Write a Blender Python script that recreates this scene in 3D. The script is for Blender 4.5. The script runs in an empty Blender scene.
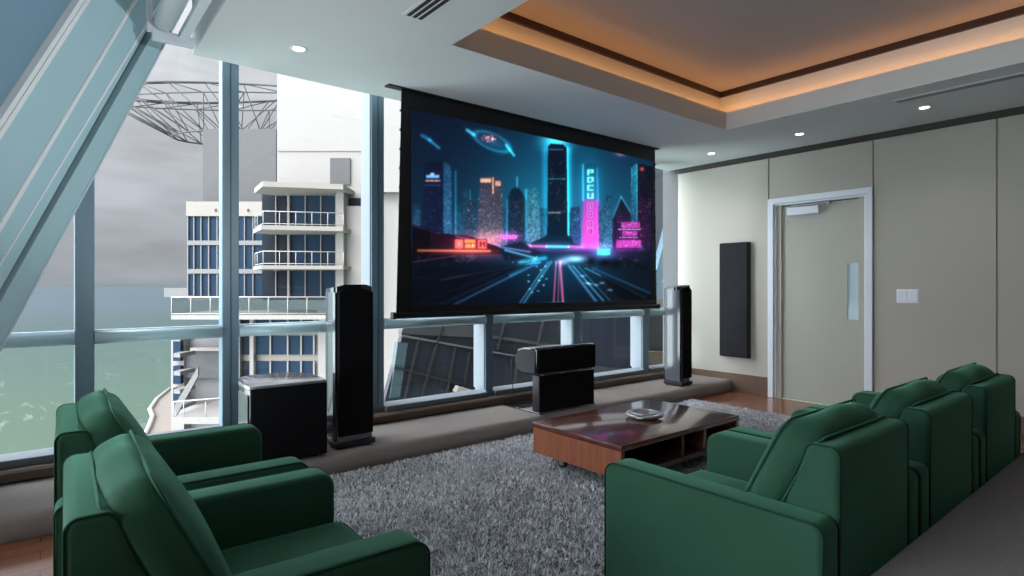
import bpy, bmesh, math, random
import numpy as np
from mathutils import Vector, Matrix
random.seed(7); RNG = np.random.default_rng(7)
C = bpy.context.scene.collection
EYE = 1.27
YAW = math.radians(50.97)
FX, FY = math.cos(YAW), math.sin(YAW)        # room axis X runs along the window wall, Y towards it

# ------------------------------------------------------------------ materials
def new_mat(name):
    m = bpy.data.materials.new(name); m.use_nodes = True
    return m, m.node_tree.nodes, m.node_tree.links, m.node_tree.nodes['Principled BSDF']
def pmat(name, col, rough=.5, metal=0., var=.06, scale=8., bump=0., bscale=60., spec=.5, sheen=0., coat=0., emis=None, es=0., stretch=None):
    m, N, L, b = new_mat(name)
    tc = N.new('ShaderNodeTexCoord')
    mp = N.new('ShaderNodeMapping'); L.new(tc.outputs['Object'], mp.inputs[0])
    if stretch: mp.inputs['Scale'].default_value = stretch
    nz = N.new('ShaderNodeTexNoise'); nz.inputs['Scale'].default_value = scale; nz.inputs['Detail'].default_value = 4
    L.new(mp.outputs[0], nz.inputs['Vector'])
    rp = N.new('ShaderNodeMix'); rp.data_type = 'RGBA'
    rp.inputs[6].default_value = tuple(max(0, c*(1-var)) for c in col)+(1,)
    rp.inputs[7].default_value = tuple(min(1, c*(1+var)) for c in col)+(1,)
    L.new(nz.outputs['Fac'], rp.inputs[0]); L.new(rp.outputs[2], b.inputs['Base Color'])
    b.inputs['Roughness'].default_value = rough; b.inputs['Metallic'].default_value = metal
    b.inputs['Specular IOR Level'].default_value = spec
    b.inputs['Sheen Weight'].default_value = sheen
    b.inputs['Coat Weight'].default_value = coat; b.inputs['Coat Roughness'].default_value = .08
    if bump:
        n2 = N.new('ShaderNodeTexNoise'); n2.inputs['Scale'].default_value = bscale; n2.inputs['Detail'].default_value = 3
        L.new(tc.outputs['Object'], n2.inputs['Vector'])
        bp = N.new('ShaderNodeBump'); bp.inputs['Strength'].default_value = bump; bp.inputs['Distance'].default_value = .01
        L.new(n2.outputs['Fac'], bp.inputs['Height']); L.new(bp.outputs[0], b.inputs['Normal'])
    if emis:
        b.inputs['Emission Color'].default_value = tuple(emis)+(1,); b.inputs['Emission Strength'].default_value = es
    return m
def wood_floor():
    m, N, L, b = new_mat('oiled wood floor')
    tc = N.new('ShaderNodeTexCoord')
    br = N.new('ShaderNodeTexBrick'); br.inputs['Scale'].default_value = 1
    br.inputs['Brick Width'].default_value = 1.4; br.inputs['Row Height'].default_value = .12
    br.inputs['Mortar Size'].default_value = .0015; br.inputs['Mortar'].default_value = (.03,.012,.006,1)
    br.inputs['Color1'].default_value = (.36,.14,.07,1); br.inputs['Color2'].default_value = (.28,.10,.05,1)
    L.new(tc.outputs['Object'], br.inputs['Vector'])
    mp = N.new('ShaderNodeMapping'); mp.inputs['Scale'].default_value = (2, 30, 1); L.new(tc.outputs['Object'], mp.inputs[0])
    nz = N.new('ShaderNodeTexNoise'); nz.inputs['Scale'].default_value = 2; nz.inputs['Detail'].default_value = 6
    L.new(mp.outputs[0], nz.inputs['Vector'])
    mx = N.new('ShaderNodeMix'); mx.data_type = 'RGBA'; mx.blend_type = 'MULTIPLY'; mx.inputs[0].default_value = .5
    L.new(br.outputs['Color'], mx.inputs[6]); L.new(nz.outputs['Fac'], mx.inputs[7]); L.new(mx.outputs[2], b.inputs['Base Color'])
    b.inputs['Roughness'].default_value = .17; b.inputs['Specular IOR Level'].default_value = .6
    return m
def walnut(name, c1, c2, rough=.14, along='X'):
    m, N, L, b = new_mat(name)
    tc = N.new('ShaderNodeTexCoord'); mp = N.new('ShaderNodeMapping')
    mp.inputs['Scale'].default_value = {'X': (1.2, 22, 22), 'Y': (22, 1.2, 22), 'Z': (22, 22, 1.2)}[along]
    L.new(tc.outputs['Object'], mp.inputs[0])
    nz = N.new('ShaderNodeTexNoise'); nz.inputs['Scale'].default_value = 1.6; nz.inputs['Detail'].default_value = 8; nz.inputs['Distortion'].default_value = .6
    L.new(mp.outputs[0], nz.inputs['Vector'])
    mx = N.new('ShaderNodeMix'); mx.data_type = 'RGBA'; mx.inputs[6].default_value = c1+(1,); mx.inputs[7].default_value = c2+(1,)
    rr = N.new('ShaderNodeMapRange'); rr.inputs[1].default_value = .3; rr.inputs[2].default_value = .7
    L.new(nz.outputs['Fac'], rr.inputs[0]); L.new(rr.outputs[0], mx.inputs[0]); L.new(mx.outputs[2], b.inputs['Base Color'])
    b.inputs['Roughness'].default_value = rough; b.inputs['Specular IOR Level'].default_value = .6
    b.inputs['Coat Weight'].default_value = .5; b.inputs['Coat Roughness'].default_value = .07
    return m
def glass_mat(name, tint=(.93,.97,.98), refl=.05):
    m, N, L, b = new_mat(name); N.remove(b)
    t = N.new('ShaderNodeBsdfTransparent'); t.inputs[0].default_value = tint+(1,)
    g = N.new('ShaderNodeBsdfGlossy'); g.inputs['Roughness'].default_value = .0
    nz = N.new('ShaderNodeTexNoise'); nz.inputs['Scale'].default_value = 1
    mr = N.new('ShaderNodeMapRange'); mr.inputs[3].default_value = refl*.8; mr.inputs[4].default_value = refl*1.2
    L.new(nz.outputs['Fac'], mr.inputs[0])
    mx = N.new('ShaderNodeMixShader'); L.new(mr.outputs[0], mx.inputs[0])
    L.new(t.outputs[0], mx.inputs[1]); L.new(g.outputs[0], mx.inputs[2]); L.new(mx.outputs[0], N['Material Output'].inputs[0])
    return m
def velvet():
    m = pmat('green velvet', (.021,.074,.047), rough=.8, var=.2, scale=3.5, bump=.12, bscale=220, spec=.15, sheen=.72)
    b = m.node_tree.nodes['Principled BSDF']; b.inputs['Sheen Tint'].default_value = (.17,.47,.33,1); b.inputs['Sheen Roughness'].default_value = .45
    return m
def sea_mat():
    m, N, L, b = new_mat('shallow green sea')
    g = N.new('ShaderNodeNewGeometry'); sp = N.new('ShaderNodeSeparateXYZ'); L.new(g.outputs['Position'], sp.inputs[0])
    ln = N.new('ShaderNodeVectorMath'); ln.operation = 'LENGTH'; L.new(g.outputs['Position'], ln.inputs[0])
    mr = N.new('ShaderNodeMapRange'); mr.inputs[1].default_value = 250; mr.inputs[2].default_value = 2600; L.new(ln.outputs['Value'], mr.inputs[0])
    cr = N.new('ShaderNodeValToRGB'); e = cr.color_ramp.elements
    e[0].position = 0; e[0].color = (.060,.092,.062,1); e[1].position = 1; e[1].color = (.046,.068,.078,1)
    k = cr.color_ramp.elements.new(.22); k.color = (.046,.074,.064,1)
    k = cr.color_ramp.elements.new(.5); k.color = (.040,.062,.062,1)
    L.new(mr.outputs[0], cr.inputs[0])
    mp = N.new('ShaderNodeMapping'); mp.inputs['Rotation'].default_value = (0,0,YAW+.35); mp.inputs['Scale'].default_value = (.05,.012,.02)
    L.new(g.outputs['Position'], mp.inputs[0])
    nz = N.new('ShaderNodeTexNoise'); nz.inputs['Scale'].default_value = 1.3; nz.inputs['Detail'].default_value = 9; nz.inputs['Distortion'].default_value = 1.3; nz.inputs['Roughness'].default_value=.62
    L.new(mp.outputs[0], nz.inputs['Vector'])
    th = N.new('ShaderNodeMapRange'); th.inputs[1].default_value = .60; th.inputs[2].default_value = .78; L.new(nz.outputs['Fac'], th.inputs[0])
    near = N.new('ShaderNodeMapRange'); near.inputs[1].default_value = 1100; near.inputs[2].default_value = 350; L.new(ln.outputs['Value'], near.inputs[0])
    mu = N.new('ShaderNodeMath'); mu.operation = 'MULTIPLY'; L.new(th.outputs[0], mu.inputs[0]); L.new(near.outputs[0], mu.inputs[1])
    mx = N.new('ShaderNodeMix'); mx.data_type = 'RGBA'; mx.inputs[7].default_value = (.20,.22,.205,1)
    L.new(mu.outputs[0], mx.inputs[0]); L.new(cr.outputs[0], mx.inputs[6])
    L.new(mx.outputs[2], b.inputs['Base Color']); b.inputs['Roughness'].default_value = .8; b.inputs['Specular IOR Level'].default_value = .1
    # glow added to the unseen water at left, to brighten the ceiling
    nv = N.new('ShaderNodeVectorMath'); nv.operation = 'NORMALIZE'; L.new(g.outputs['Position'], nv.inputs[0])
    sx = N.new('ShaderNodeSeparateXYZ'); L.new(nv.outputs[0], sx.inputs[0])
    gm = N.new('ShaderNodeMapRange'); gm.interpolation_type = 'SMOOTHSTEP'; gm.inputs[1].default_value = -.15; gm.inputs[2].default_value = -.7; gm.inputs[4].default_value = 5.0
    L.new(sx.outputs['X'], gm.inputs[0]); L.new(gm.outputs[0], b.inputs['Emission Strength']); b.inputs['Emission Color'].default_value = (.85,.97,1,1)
    return m

M = {}
M['floor'] = wood_floor()
M['velvet'] = velvet()
M['piping'] = pmat('darker green piping', (.014,.048,.031), rough=.8, spec=.1)
M['carpet'] = pmat('taupe carpet', (.275,.247,.232), rough=.95, var=.1, scale=30, bump=.5, bscale=300, spec=.1)
M['carpet_dark'] = pmat('grey carpet', (.27,.265,.27), rough=.95, var=.1, scale=30, bump=.5, bscale=300, spec=.1)
M['curb'] = pmat('brown curb', (.12,.085,.068), rough=.5, var=.1, spec=.3)
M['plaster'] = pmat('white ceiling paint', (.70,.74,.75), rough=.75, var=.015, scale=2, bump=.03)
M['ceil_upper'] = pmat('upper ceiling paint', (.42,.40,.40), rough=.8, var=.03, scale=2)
M['trimdark'] = pmat('dark bronze trim', (.045,.022,.016), rough=.4)
M['gapdark'] = pmat('dark shadow gap', (.03,.024,.022), rough=.6)
M['wall'] = pmat('beige wall panels', (.43,.42,.37), rough=.55, var=.03, scale=1.5, bump=.02, spec=.3)
M['door'] = pmat('putty door paint', (.40,.415,.36), rough=.4, var=.02, scale=2)
M['doorframe'] = pmat('pale blue white frame', (.70,.77,.84), rough=.35, var=.02)
M['baseboard'] = pmat('brown baseboard', (.13,.085,.06), rough=.35, var=.12)
M['teal'] = pmat('pale teal metal', (.40,.58,.63), rough=.35, var=.05, scale=2, metal=.0, spec=.6)
M['teal2'] = pmat('teal cladding', (.42,.62,.68), rough=.42, var=.05, scale=1.2, spec=.5)
M['tealdark'] = pmat('blue cladding', (.20,.34,.44), rough=.4, var=.06, scale=1.2)
M['slate'] = pmat('slate groove', (.07,.11,.14), rough=.4)
M['mullion'] = pmat('blue grey mullion', (.15,.245,.31), rough=.35, var=.06, scale=3, spec=.6)
M['mullight'] = pmat('pale mullion', (.52,.63,.68), rough=.35, var=.03)
M['mulcap'] = pmat('mullion side', (.155,.19,.22), rough=.4)
M['white'] = pmat('white paint', (.82,.85,.87), rough=.4, var=.02)
M['glass'] = glass_mat('window glass', (.96,.975,.98), .03)
M['black_gloss'] = pmat('black lacquer', (.006,.007,.010), rough=.06, var=.2, spec=.8, coat=.6)
M['black_cloth'] = pmat('black grille cloth', (.006,.006,.007), rough=.9, var=.2, spec=.1)
M['black_matte'] = pmat('black satin', (.012,.012,.014), rough=.45, var=.2, spec=.35)
M['silver'] = pmat('window reflection grey', (.075,.085,.10), rough=.12, var=.05, spec=.8, coat=.6)  # pale tone stands for window light reflected in left speaker sides
M['subtop'] = pmat('grey lacquer lid', (.30,.31,.33), rough=.14, var=.05, coat=.8, spec=.8)
M['cheek'] = pmat('grey speaker cheek', (.04,.042,.047), rough=.8, spec=.1)
M['charcoal'] = pmat('charcoal speaker cloth', (.020,.021,.024), rough=.85, var=.2, spec=.15)
M['wood_top'] = walnut('red walnut top', (.088,.026,.017), (.13,.040,.024), .22, 'X')
M['wood_side'] = walnut('red walnut side', (.22,.068,.035), (.33,.115,.060), .3, 'Z')
M['wood_in'] = walnut('dark walnut interior', (.05,.016,.012), (.08,.028,.018), .4, 'X')
M['rubber'] = pmat('black rubber', (.015,.015,.015), rough=.6)
M['steel'] = pmat('brushed steel', (.5,.52,.55), rough=.3, metal=.8)
M['rug'] = pmat('grey shag', (.34,.35,.37), rough=.95, var=.4, scale=14, spec=.1)
M['rugbase'] = pmat('grey rug backing', (.15,.155,.17), rough=.95, spec=.1)
M['lamp'] = pmat('lit downlight lens', (1,1,1), emis=(1,.93,.82), es=9)
M['led'] = pmat('amber cove strip', (1,.5,.2), emis=(1,.42,.13), es=7.5)
M['ventdark'] = pmat('dark vent slot', (.02,.022,.025), rough=.6)
M['ventgrey'] = pmat('grey vent slot', (.30,.31,.31), rough=.6)
M['bwhite'] = pmat('white tower render', (.215,.20,.19), rough=.8, var=.02, scale=.1)
M['bcream'] = pmat('cream concrete', (.21,.19,.17), rough=.8, var=.05, scale=.3)
M['bgrey'] = pmat('grey concrete', (.066,.065,.068), rough=.8, var=.04, scale=.3)
M['bgrey2'] = pmat('mid grey concrete', (.14,.135,.135), rough=.8, var=.04, scale=.3)
M['bglass'] = pmat('blue tinted facade glass', (.0048,.019,.042), rough=.6, var=.4, scale=.35, spec=.15)
M['bglass2'] = pmat('dark tinted facade glass', (.003,.007,.013), rough=.6, var=.4, scale=.35, spec=.15)
M['dfac'] = pmat('dark leaning facade glass', (.010,.012,.019), rough=.35, var=.35, scale=.5, spec=.4)
M['dfac2'] = pmat('grey facade spandrel', (.028,.029,.033), rough=.5, var=.2)
M['ewhite'] = pmat('white railing paint', (.30,.285,.275), rough=.6)
M['dfrm'] = pmat('facade frame line', (.012,.012,.014), rough=.4)
M['brown'] = pmat('brown stone', (.06,.04,.03), rough=.6)
M['lattice'] = pmat('weathered steel lattice', (.02,.019,.018), rough=.6)
M['sand'] = pmat('pale sand', (.17,.145,.125), rough=.95, var=.08, scale=.05)
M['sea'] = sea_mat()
M['ash_glass'] = pmat('cut glass', (.42,.47,.48), rough=.06, spec=.9, coat=1)

# ------------------------------------------------------------------ mesh helpers
def link(name, bm, mats, parent=None, loc=(0,0,0), rot=(0,0,0), smooth=False):
    me = bpy.data.meshes.new(name); bm.to_mesh(me); bm.free()
    if not isinstance(mats, (list, tuple)): mats = [mats]
    for m in mats: me.materials.append(m)
    if smooth:
        for p in me.polygons: p.use_smooth = True
    o = bpy.data.objects.new(name, me); C.objects.link(o)
    o.location = loc; o.rotation_euler = rot
    if parent: o.parent = parent
    return o
def autosmooth(o, ang=.6):
    me = o.data
    for p in me.polygons: p.use_smooth = True
    try: me.set_sharp_from_angle(angle=ang)
    except Exception: pass
    return o
def box(bm, x0, x1, y0, y1, z0, z1, bev=0, seg=3, mi=0, mtx=None):
    t = bmesh.new()
    bmesh.ops.create_cube(t, size=1)
    for v in t.verts:
        v.co = Vector(((x0+x1)/2+v.co.x*(x1-x0), (y0+y1)/2+v.co.y*(y1-y0), (z0+z1)/2+v.co.z*(z1-z0)))
    if bev: bmesh.ops.bevel(t, geom=t.edges[:], offset=bev, segments=seg, profile=.5, affect='EDGES')
    merge(bm, t, mi, mtx)
def merge(bm, t, mi=0, mtx=None):
    t.verts.index_update(); vs = []
    for v in t.verts: vs.append(bm.verts.new(mtx @ v.co if mtx else v.co))
    for f in t.faces:
        try:
            nf = bm.faces.new([vs[v.index] for v in f.verts]); nf.material_index = mi; nf.smooth = f.smooth
        except ValueError: pass
    t.free()
def prism(bm, pts, ax, a0, a1, mi=0, bev=0, seg=3, mtx=None):
    """extrude a 2D outline along an axis: ax 'X' (pts = y,z), 'Y' (x,z), 'Z' (x,y)"""
    t = bmesh.new()
    def P(p, a): return {'X': (a, p[0], p[1]), 'Y': (p[0], a, p[1]), 'Z': (p[0], p[1], a)}[ax]
    A = [t.verts.new(P(p, a0)) for p in pts]; B = [t.verts.new(P(p, a1)) for p in pts]
    t.faces.new(A); t.faces.new(B[::-1]); n = len(pts)
    for i in range(n): t.faces.new((A[i], B[i], B[(i+1) % n], A[(i+1) % n]))
    bmesh.ops.recalc_face_normals(t, faces=t.faces[:])
    if bev: bmesh.ops.bevel(t, geom=t.edges[:], offset=bev, segments=seg, profile=.5, affect='EDGES')
    merge(bm, t, mi, mtx)
def soft_prism(bm, pts, ax, a0, a1, r, seg=4):
    """extrusion with rounded-over end rims; pts is a smooth closed outline"""
    n = len(pts); area = sum(pts[i][0]*pts[(i+1) % n][1]-pts[(i+1) % n][0]*pts[i][1] for i in range(n)); sg = 1 if area > 0 else -1
    nr = []
    for i in range(n):
        (xa, ya), (xb, yb), (xc, yc) = pts[i-1], pts[i], pts[(i+1) % n]
        l1 = math.hypot(xb-xa, yb-ya) or 1; l2 = math.hypot(xc-xb, yc-yb) or 1
        n1 = (-(yb-ya)/l1*sg, (xb-xa)/l1*sg); n2 = (-(yc-yb)/l2*sg, (xc-xb)/l2*sg)
        m_ = (n1[0]+n2[0], n1[1]+n2[1]); q = m_[0]*n1[0]+m_[1]*n1[1]; nr.append((m_[0]/q, m_[1]/q) if q > .2 else n1)
    def P(p, a): return {'X': (a, p[0], p[1]), 'Y': (p[0], a, p[1]), 'Z': (p[0], p[1], a)}[ax]
    prof = [(r*(1-math.sin(math.pi/2*k/seg)), r*(1-math.cos(math.pi/2*k/seg))) for k in range(seg+1)]
    steps = [(a0+d_, i_) for i_, d_ in prof]+[(a1-d_, i_) for i_, d_ in prof[::-1]]
    steps = [(a0+dz, ins) for ins, dz in [(r*(1-math.sin(t_)), r*(1-math.cos(t_))) for t_ in [math.pi/2*k/seg for k in range(seg+1)]]]
    steps += [(a1-(a-a0), ins) for a, ins in steps[::-1]]
    t = bmesh.new()
    rings = [[t.verts.new(P((p[0]+q[0]*ins, p[1]+q[1]*ins), a)) for p, q in zip(pts, nr)] for a, ins in steps]
    for A, B in zip(rings, rings[1:]):
        for i in range(n): t.faces.new((A[i], A[(i+1) % n], B[(i+1) % n], B[i]))
    t.faces.new(rings[0][::-1]); t.faces.new(rings[-1]); bmesh.ops.recalc_face_normals(t, faces=t.faces[:]); merge(bm, t)
def round_poly(pts, rad, seg=6):
    out = []; n = len(pts)
    for i in range(n):
        r = rad[i]
        if r <= 0: out.append(pts[i]); continue
        p0, p, p1 = Vector(pts[i-1]), Vector(pts[i]), Vector(pts[(i+1) % n])
        u, v = (p0-p).normalized(), (p1-p).normalized(); half = u.angle(v)/2; d = r/math.tan(half)
        c_ = p+(u+v).normalized()*(r/math.sin(half)); a, b_ = p+u*d-c_, p+v*d-c_
        tot = a.angle_signed(b_)
        for k in range(seg+1):
            w_ = a.copy(); w_.rotate(Matrix.Rotation(-tot*k/seg, 2)); q = c_+w_; out.append((q.x, q.y))
    return out
def tube(bm, pts, r, n=8, closed=False, mi=0):
    pts = [Vector(p) for p in pts]; rings = []; m = len(pts)
    prev = None
    for i, p in enumerate(pts):
        if closed: d = pts[(i+1) % m]-pts[i-1]
        else: d = pts[min(i+1, m-1)]-pts[max(i-1, 0)]
        d.normalize()
        if prev is None:
            u = d.orthogonal().normalized()
        else:
            u = prev-d*prev.dot(d)
            u = u.normalized() if u.length > 1e-6 else d.orthogonal().normalized()
        prev = u; w = d.cross(u)
        rings.append([bm.verts.new(p+u*(r*math.cos(2*math.pi*k/n))+w*(r*math.sin(2*math.pi*k/n))) for k in range(n)])
    for i in range(m if closed else m-1):
        a, b = rings[i], rings[(i+1) % m]
        for k in range(n):
            f = bm.faces.new((a[k], a[(k+1) % n], b[(k+1) % n], b[k])); f.smooth = True; f.material_index = mi
    if not closed:
        bm.faces.new(rings[0][::-1]).material_index = mi; bm.faces.new(rings[-1]).material_index = mi
def cyl(bm, cx, cy, z0, z1, r, n=32, r2=None, mi=0):
    r2 = r if r2 is None else r2
    A = [bm.verts.new((cx+r*math.cos(2*math.pi*k/n), cy+r*math.sin(2*math.pi*k/n), z0)) for k in range(n)]
    B = [bm.verts.new((cx+r2*math.cos(2*math.pi*k/n), cy+r2*math.sin(2*math.pi*k/n), z1)) for k in range(n)]
    bm.faces.new(A[::-1]).material_index = mi; bm.faces.new(B).material_index = mi
    for k in range(n):
        f = bm.faces.new((A[k], A[(k+1) % n], B[(k+1) % n], B[k])); f.smooth = True; f.material_index = mi
def lathe(bm, prof, n=40, mi=0):
    rings = [[bm.verts.new((r*math.cos(2*math.pi*k/n), r*math.sin(2*math.pi*k/n), z)) for k in range(n)] for r, z in prof]
    for a, b in zip(rings, rings[1:]):
        for k in range(n):
            f = bm.faces.new((a[k], a[(k+1) % n], b[(k+1) % n], b[k])); f.smooth = True; f.material_index = mi
    bm.faces.new(rings[0][::-1]); bm.faces.new(rings[-1])
def B1(name, mat, parent, *a, **k):
    bm = bmesh.new(); box(bm, *a, **k)
    o = link(name, bm, mat, parent)
    if k.get('bev'): autosmooth(o)
    return o
def struct(o): o['kind'] = 'structure'; return o
def tag(o, label, cat, group=None):
    o['label'] = label; o['category'] = cat
    if group: o['group'] = group
    return o
def thing(name, label, cat, loc=(0,0,0), rotz=0, group=None):
    o = bpy.data.objects.new(name, None); C.objects.link(o); o.empty_display_size = .2
    o.location = loc; o.rotation_euler = (0,0,rotz); return tag(o, label, cat, group)
def sroot(name, loc=(0,0,0), rotz=0):
    o = bpy.data.objects.new(name, None); C.objects.link(o); o.location = loc; o.rotation_euler = (0,0,rotz); return struct(o)
def dup(root, loc, rotz, label, name=None):
    r = root.copy(); C.objects.link(r); r.location = loc; r.rotation_euler = (0,0,rotz); r['label'] = label
    for ch in list(root.children):
        c = ch.copy(); C.objects.link(c); c.parent = r
        for g in list(ch.children):
            d = g.copy(); C.objects.link(d); d.parent = c
    return r

# ------------------------------------------------------------------ room shell
XW, YG, ZC = 6.5, 4.55, 2.80       # door wall, window glass plane, lower ceiling
struct(B1('floor', M['floor'], None, -6, XW, -3.2, 4.7, -.12, 0))
bm = bmesh.new()
prism(bm, [(3.80,0),(3.78,.03),(3.78,.10),(3.785,.118),(3.80,.132),(3.82,.14),(4.6,.14),(4.6,0)], 'X', -6, XW-.02)
plat = struct(link('floor', bm, M['carpet'])); autosmooth(plat, .9)
plat.name = 'trim_1'
bm = bmesh.new(); prism(bm, [(4.39,.14),(4.37,.155),(4.37,.20),(4.385,.215),(4.60,.215),(4.60,.14)], 'X', -6, XW-.02)
struct(link('trim_2', bm, M['curb']))
# rear carpeted tier behind the row of chairs
bm = bmesh.new(); prism(bm, [(.655,0),(.655,.42),(.65,.438),(.632,.45),(-3.2,.45),(-3.2,0)], 'X', 1.25, XW-.02)
r = struct(link('trim_3', bm, M['carpet_dark'])); autosmooth(r, .9)

# door wall: panels with real seams, opening for the door
DY0, DY1, DZ = 2.255, 3.335, 2.265     # outer edges of door frame
bm = bmesh.new()
g = .006
for (a, b_, z0, z1) in [(DY1+g, 4.56, 0, 2.735), (DY0+g, DY1-g, DZ, 2.735), (1.281+g, DY0-g, 0, 2.735), (-1.2, 1.281-g, 0, 2.735), (-3.2, -1.2-2*g, 0, 2.735)]:
    box(bm, XW, XW+.04, a, b_, z0, z1, bev=.003, seg=1)
box(bm, XW+.02, XW+.10, -3.2, 2.4, 0, 3.4); box(bm, XW+.02, XW+.10, 3.2, 4.56, 0, 3.4); box(bm, XW+.02, XW+.10, 2.4, 3.2, 2.2, 3.4)
struct(link('wall_right', bm, M['wall']))
struct(B1('trim_4', M['gapdark'], None, XW-.005, XW+.015, -3.2, 4.6, 2.74, ZC))
struct(B1('wall_back', pmat('dark low-bounce wall', (.05,.052,.055), rough=.9), None, -6, XW, -3.3, -3.2, 0, 3.4))  # unseen wall, coloured dark to cut bounce light on the chairs
struct(B1('wall_side', M['carpet_dark'], None, -6.1, -6, -3.3, -.2, 0, 3.4))  # unseen wall, added to keep side daylight off the chair backs
w2 = sroot('window_2')
for (p, q) in [((-6,-.2),(-6,.8))]:
    p, q = Vector(p+(0,)), Vector(q+(0,)); nn = 5
    for k in range(nn+1):
        u = p.lerp(q, k/nn); B1('mullion', M['mullion'], w2, u.x-.05, u.x+.05, u.y-.05, u.y+.05, 0, 3.4)
    for z in (.05, .95, 3.3):
        bm = bmesh.new(); tube(bm, [p+Vector((0,0,z)), q+Vector((0,0,z))], .04, 8); link('transom', bm, M['teal'], w2)
bm = bmesh.new()
box(bm, XW-.015, XW, DY1, 4.40, 0, .22, bev=.003, seg=1)
struct(link('baseboard_right', bm, M['baseboard']))
struct(B1('baseboard_front', M['baseboard'], None, XW-.015, XW, .66, DY0, 0, .16, bev=.003, seg=1))
# piece of wall beyond the last window
struct(B1('wall_window', pmat('outer wall return', (.07,.075,.08), rough=.7), None, XW, XW+.1, 4.56, 4.80, -1, 3.4))

# ceiling: soffit with tray opening
TX0, TX1, TY1, TY0 = 2.03, 5.22, 3.11, -1.6
SX0, SY1 = .78, 4.32
bm = bmesh.new()
box(bm, SX0, TX0, -3.2, SY1, ZC, ZC+.17); box(bm, TX1, XW+.05, -3.2, SY1, ZC, ZC+.17)
box(bm, TX0, TX1, TY1, SY1, ZC, ZC+.17); box(bm, TX0, TX1, -3.2, TY0, ZC, ZC+.17)
box(bm, 5.4, XW+.05, SY1, 4.70, ZC, ZC+.17)
# body of soffit above the cove ledge
s = .17
box(bm, SX0, TX0-s, -3.2, SY1, ZC+.16, 3.4); box(bm, TX1+s, XW+.05, -3.2, SY1, ZC+.16, 3.4)
box(bm, TX0-s, TX1+s, TY1+s, SY1, ZC+.16, 3.4); box(bm, TX0-s, TX1+s, -3.2, TY0-s, ZC+.16, 3.4)
struct(link('ceiling', bm, M['plaster']))
bm = bmesh.new()
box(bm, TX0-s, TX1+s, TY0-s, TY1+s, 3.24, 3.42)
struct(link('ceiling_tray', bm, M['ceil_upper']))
bm = bmesh.new()
w = .022
for (x0, x1, y0, y1) in [(TX0-s, TX1+s, TY1+s-w, TY1+s), (TX1+s-w, TX1+s, TY0-s, TY1+s-w), (TX0-s, TX0-s+w, TY0-s, TY1+s-w), (TX0-s+w, TX1+s-w, TY0-s, TY0-s+w)]:
    box(bm, x0, x1, y0, y1, 3.185, 3.24)
struct(link('trim_5', bm, M['trimdark']))
bm = bmesh.new()
zz = ZC+.172
box(bm, TX0-.10, TX1+.10, TY1+.09, TY1+.11, zz, zz+.012); box(bm, TX1+.09, TX1+.11, TY0, TY1+.09, zz, zz+.012)
box(bm, TX0-.11, TX0-.09, TY0, TY1+.09, zz, zz+.012)
struct(link('trim_6', bm, M['led']))
# high roof above the perimeter void
bm = bmesh.new(); box(bm, -6, XW+.1, -3.3, 4.8, 3.4, 3.5)
struct(link('ceiling_void', bm, M['plaster']))

# ------------------------------------------------------------------ leaning left facade
d_l = Vector((.415, 0, 1)); e_l = Vector((-.78, -.62, 0)).normalized()
n_l = d_l.cross(e_l).normalized()
if n_l.dot(Vector((0,0,EYE))-Vector((-.04,4.45,EYE))) < 0: n_l = -n_l
P0 = Vector((-.57, 4.46, 0))
def fac(s, z, off=0): return P0+e_l*s+d_l*z+n_l*off
def strip(bm, sa0, sa1, sb0, sb1, z0, z1, o0, o1, mi=0):
    """leaning strip: lower edge spans sa0..sa1 at z0, upper edge sb0..sb1 at z1; depth o0..o1 from the facade plane"""
    A = [fac(sa0,z0,o0), fac(sa1,z0,o0), fac(sb1,z1,o0), fac(sb0,z1,o0)]; B = [fac(sa0,z0,o1), fac(sa1,z0,o1), fac(sb1,z1,o1), fac(sb0,z1,o1)]
    a = [bm.verts.new(p) for p in A]; b = [bm.verts.new(p) for p in B]; fs = [a[::-1], b]+[[a[i], a[(i+1) % 4], b[(i+1) % 4], b[i]] for i in range(4)]
    for f in fs: bm.faces.new(f).material_index = mi
def sval(px, py):
    """where a sight line through a photo point meets the facade plane: (s, z)"""
    t = (px-512)/582; dr = Vector((FX+t*FY, FY-t*FX, (286-py)/582)); o = Vector((0,0,EYE))
    k = (P0-o).dot(n_l)/dr.dot(n_l); q = o+dr*k-P0
    z = q.z; return ((q-d_l*z).dot(e_l), z)
LINES = {}
def sline(p, q):
    (s0, z0), (s1, z1) = sval(*p), sval(*q); k = (s1-s0)/(z1-z0)
    return lambda z: s0+k*(z-z0)
l1 = sline((97,135),(151,42)); l2a = sline((88.5,135),(148,31)); l2b = sline((83,135),(146,24)); l3a = sline((73.5,135),(151,9)); l3b = sline((71.5,135),(149,8))
l4a = sline((48,135),(128.5,0)); l4b = sline((43.5,135),(125.5,0)); l5a = sline((0,120),(78.5,0)); l5b = sline((0,111),(73.5,0)); l5c = sline((0,109),(72.5,0)); l5d = sline((0,100),(67,0))
Z0, Z1 = -.2, 3.6
def mk(fa, fb, o0, o1, mat, name=None, bm=None, z0=Z0):
    own = bm is None
    if own: bm = bmesh.new()
    strip(bm, fa(z0), fb(z0), fa(Z1), fb(Z1), z0, Z1, o0, o1)
    if own:
        bmesh.ops.recalc_face_normals(bm, faces=bm.faces[:]); return link(name, bm, mat, wl)
wl = sroot('wall_left')
zero = lambda z: 0.0
mk(zero, lambda z: .012, -.10, .035, M['mullight'], 'edge_bead')
mk(lambda z: .012, l1, -.10, .03, M['teal'], 'frame_rail')
mk(l1, l2a, -.10, .045, M['teal'], 'frame_rail')
mk(l2a, l2b, -.10, .0, M['slate'], 'shadow_groove')
mk(l2b, l3a, -.10, .03, M['teal2'], 'frame_rail')
mk(l3a, l3b, -.10, .045, M['white'], 'white_bead')  # narrow raised bead, painted white
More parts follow.
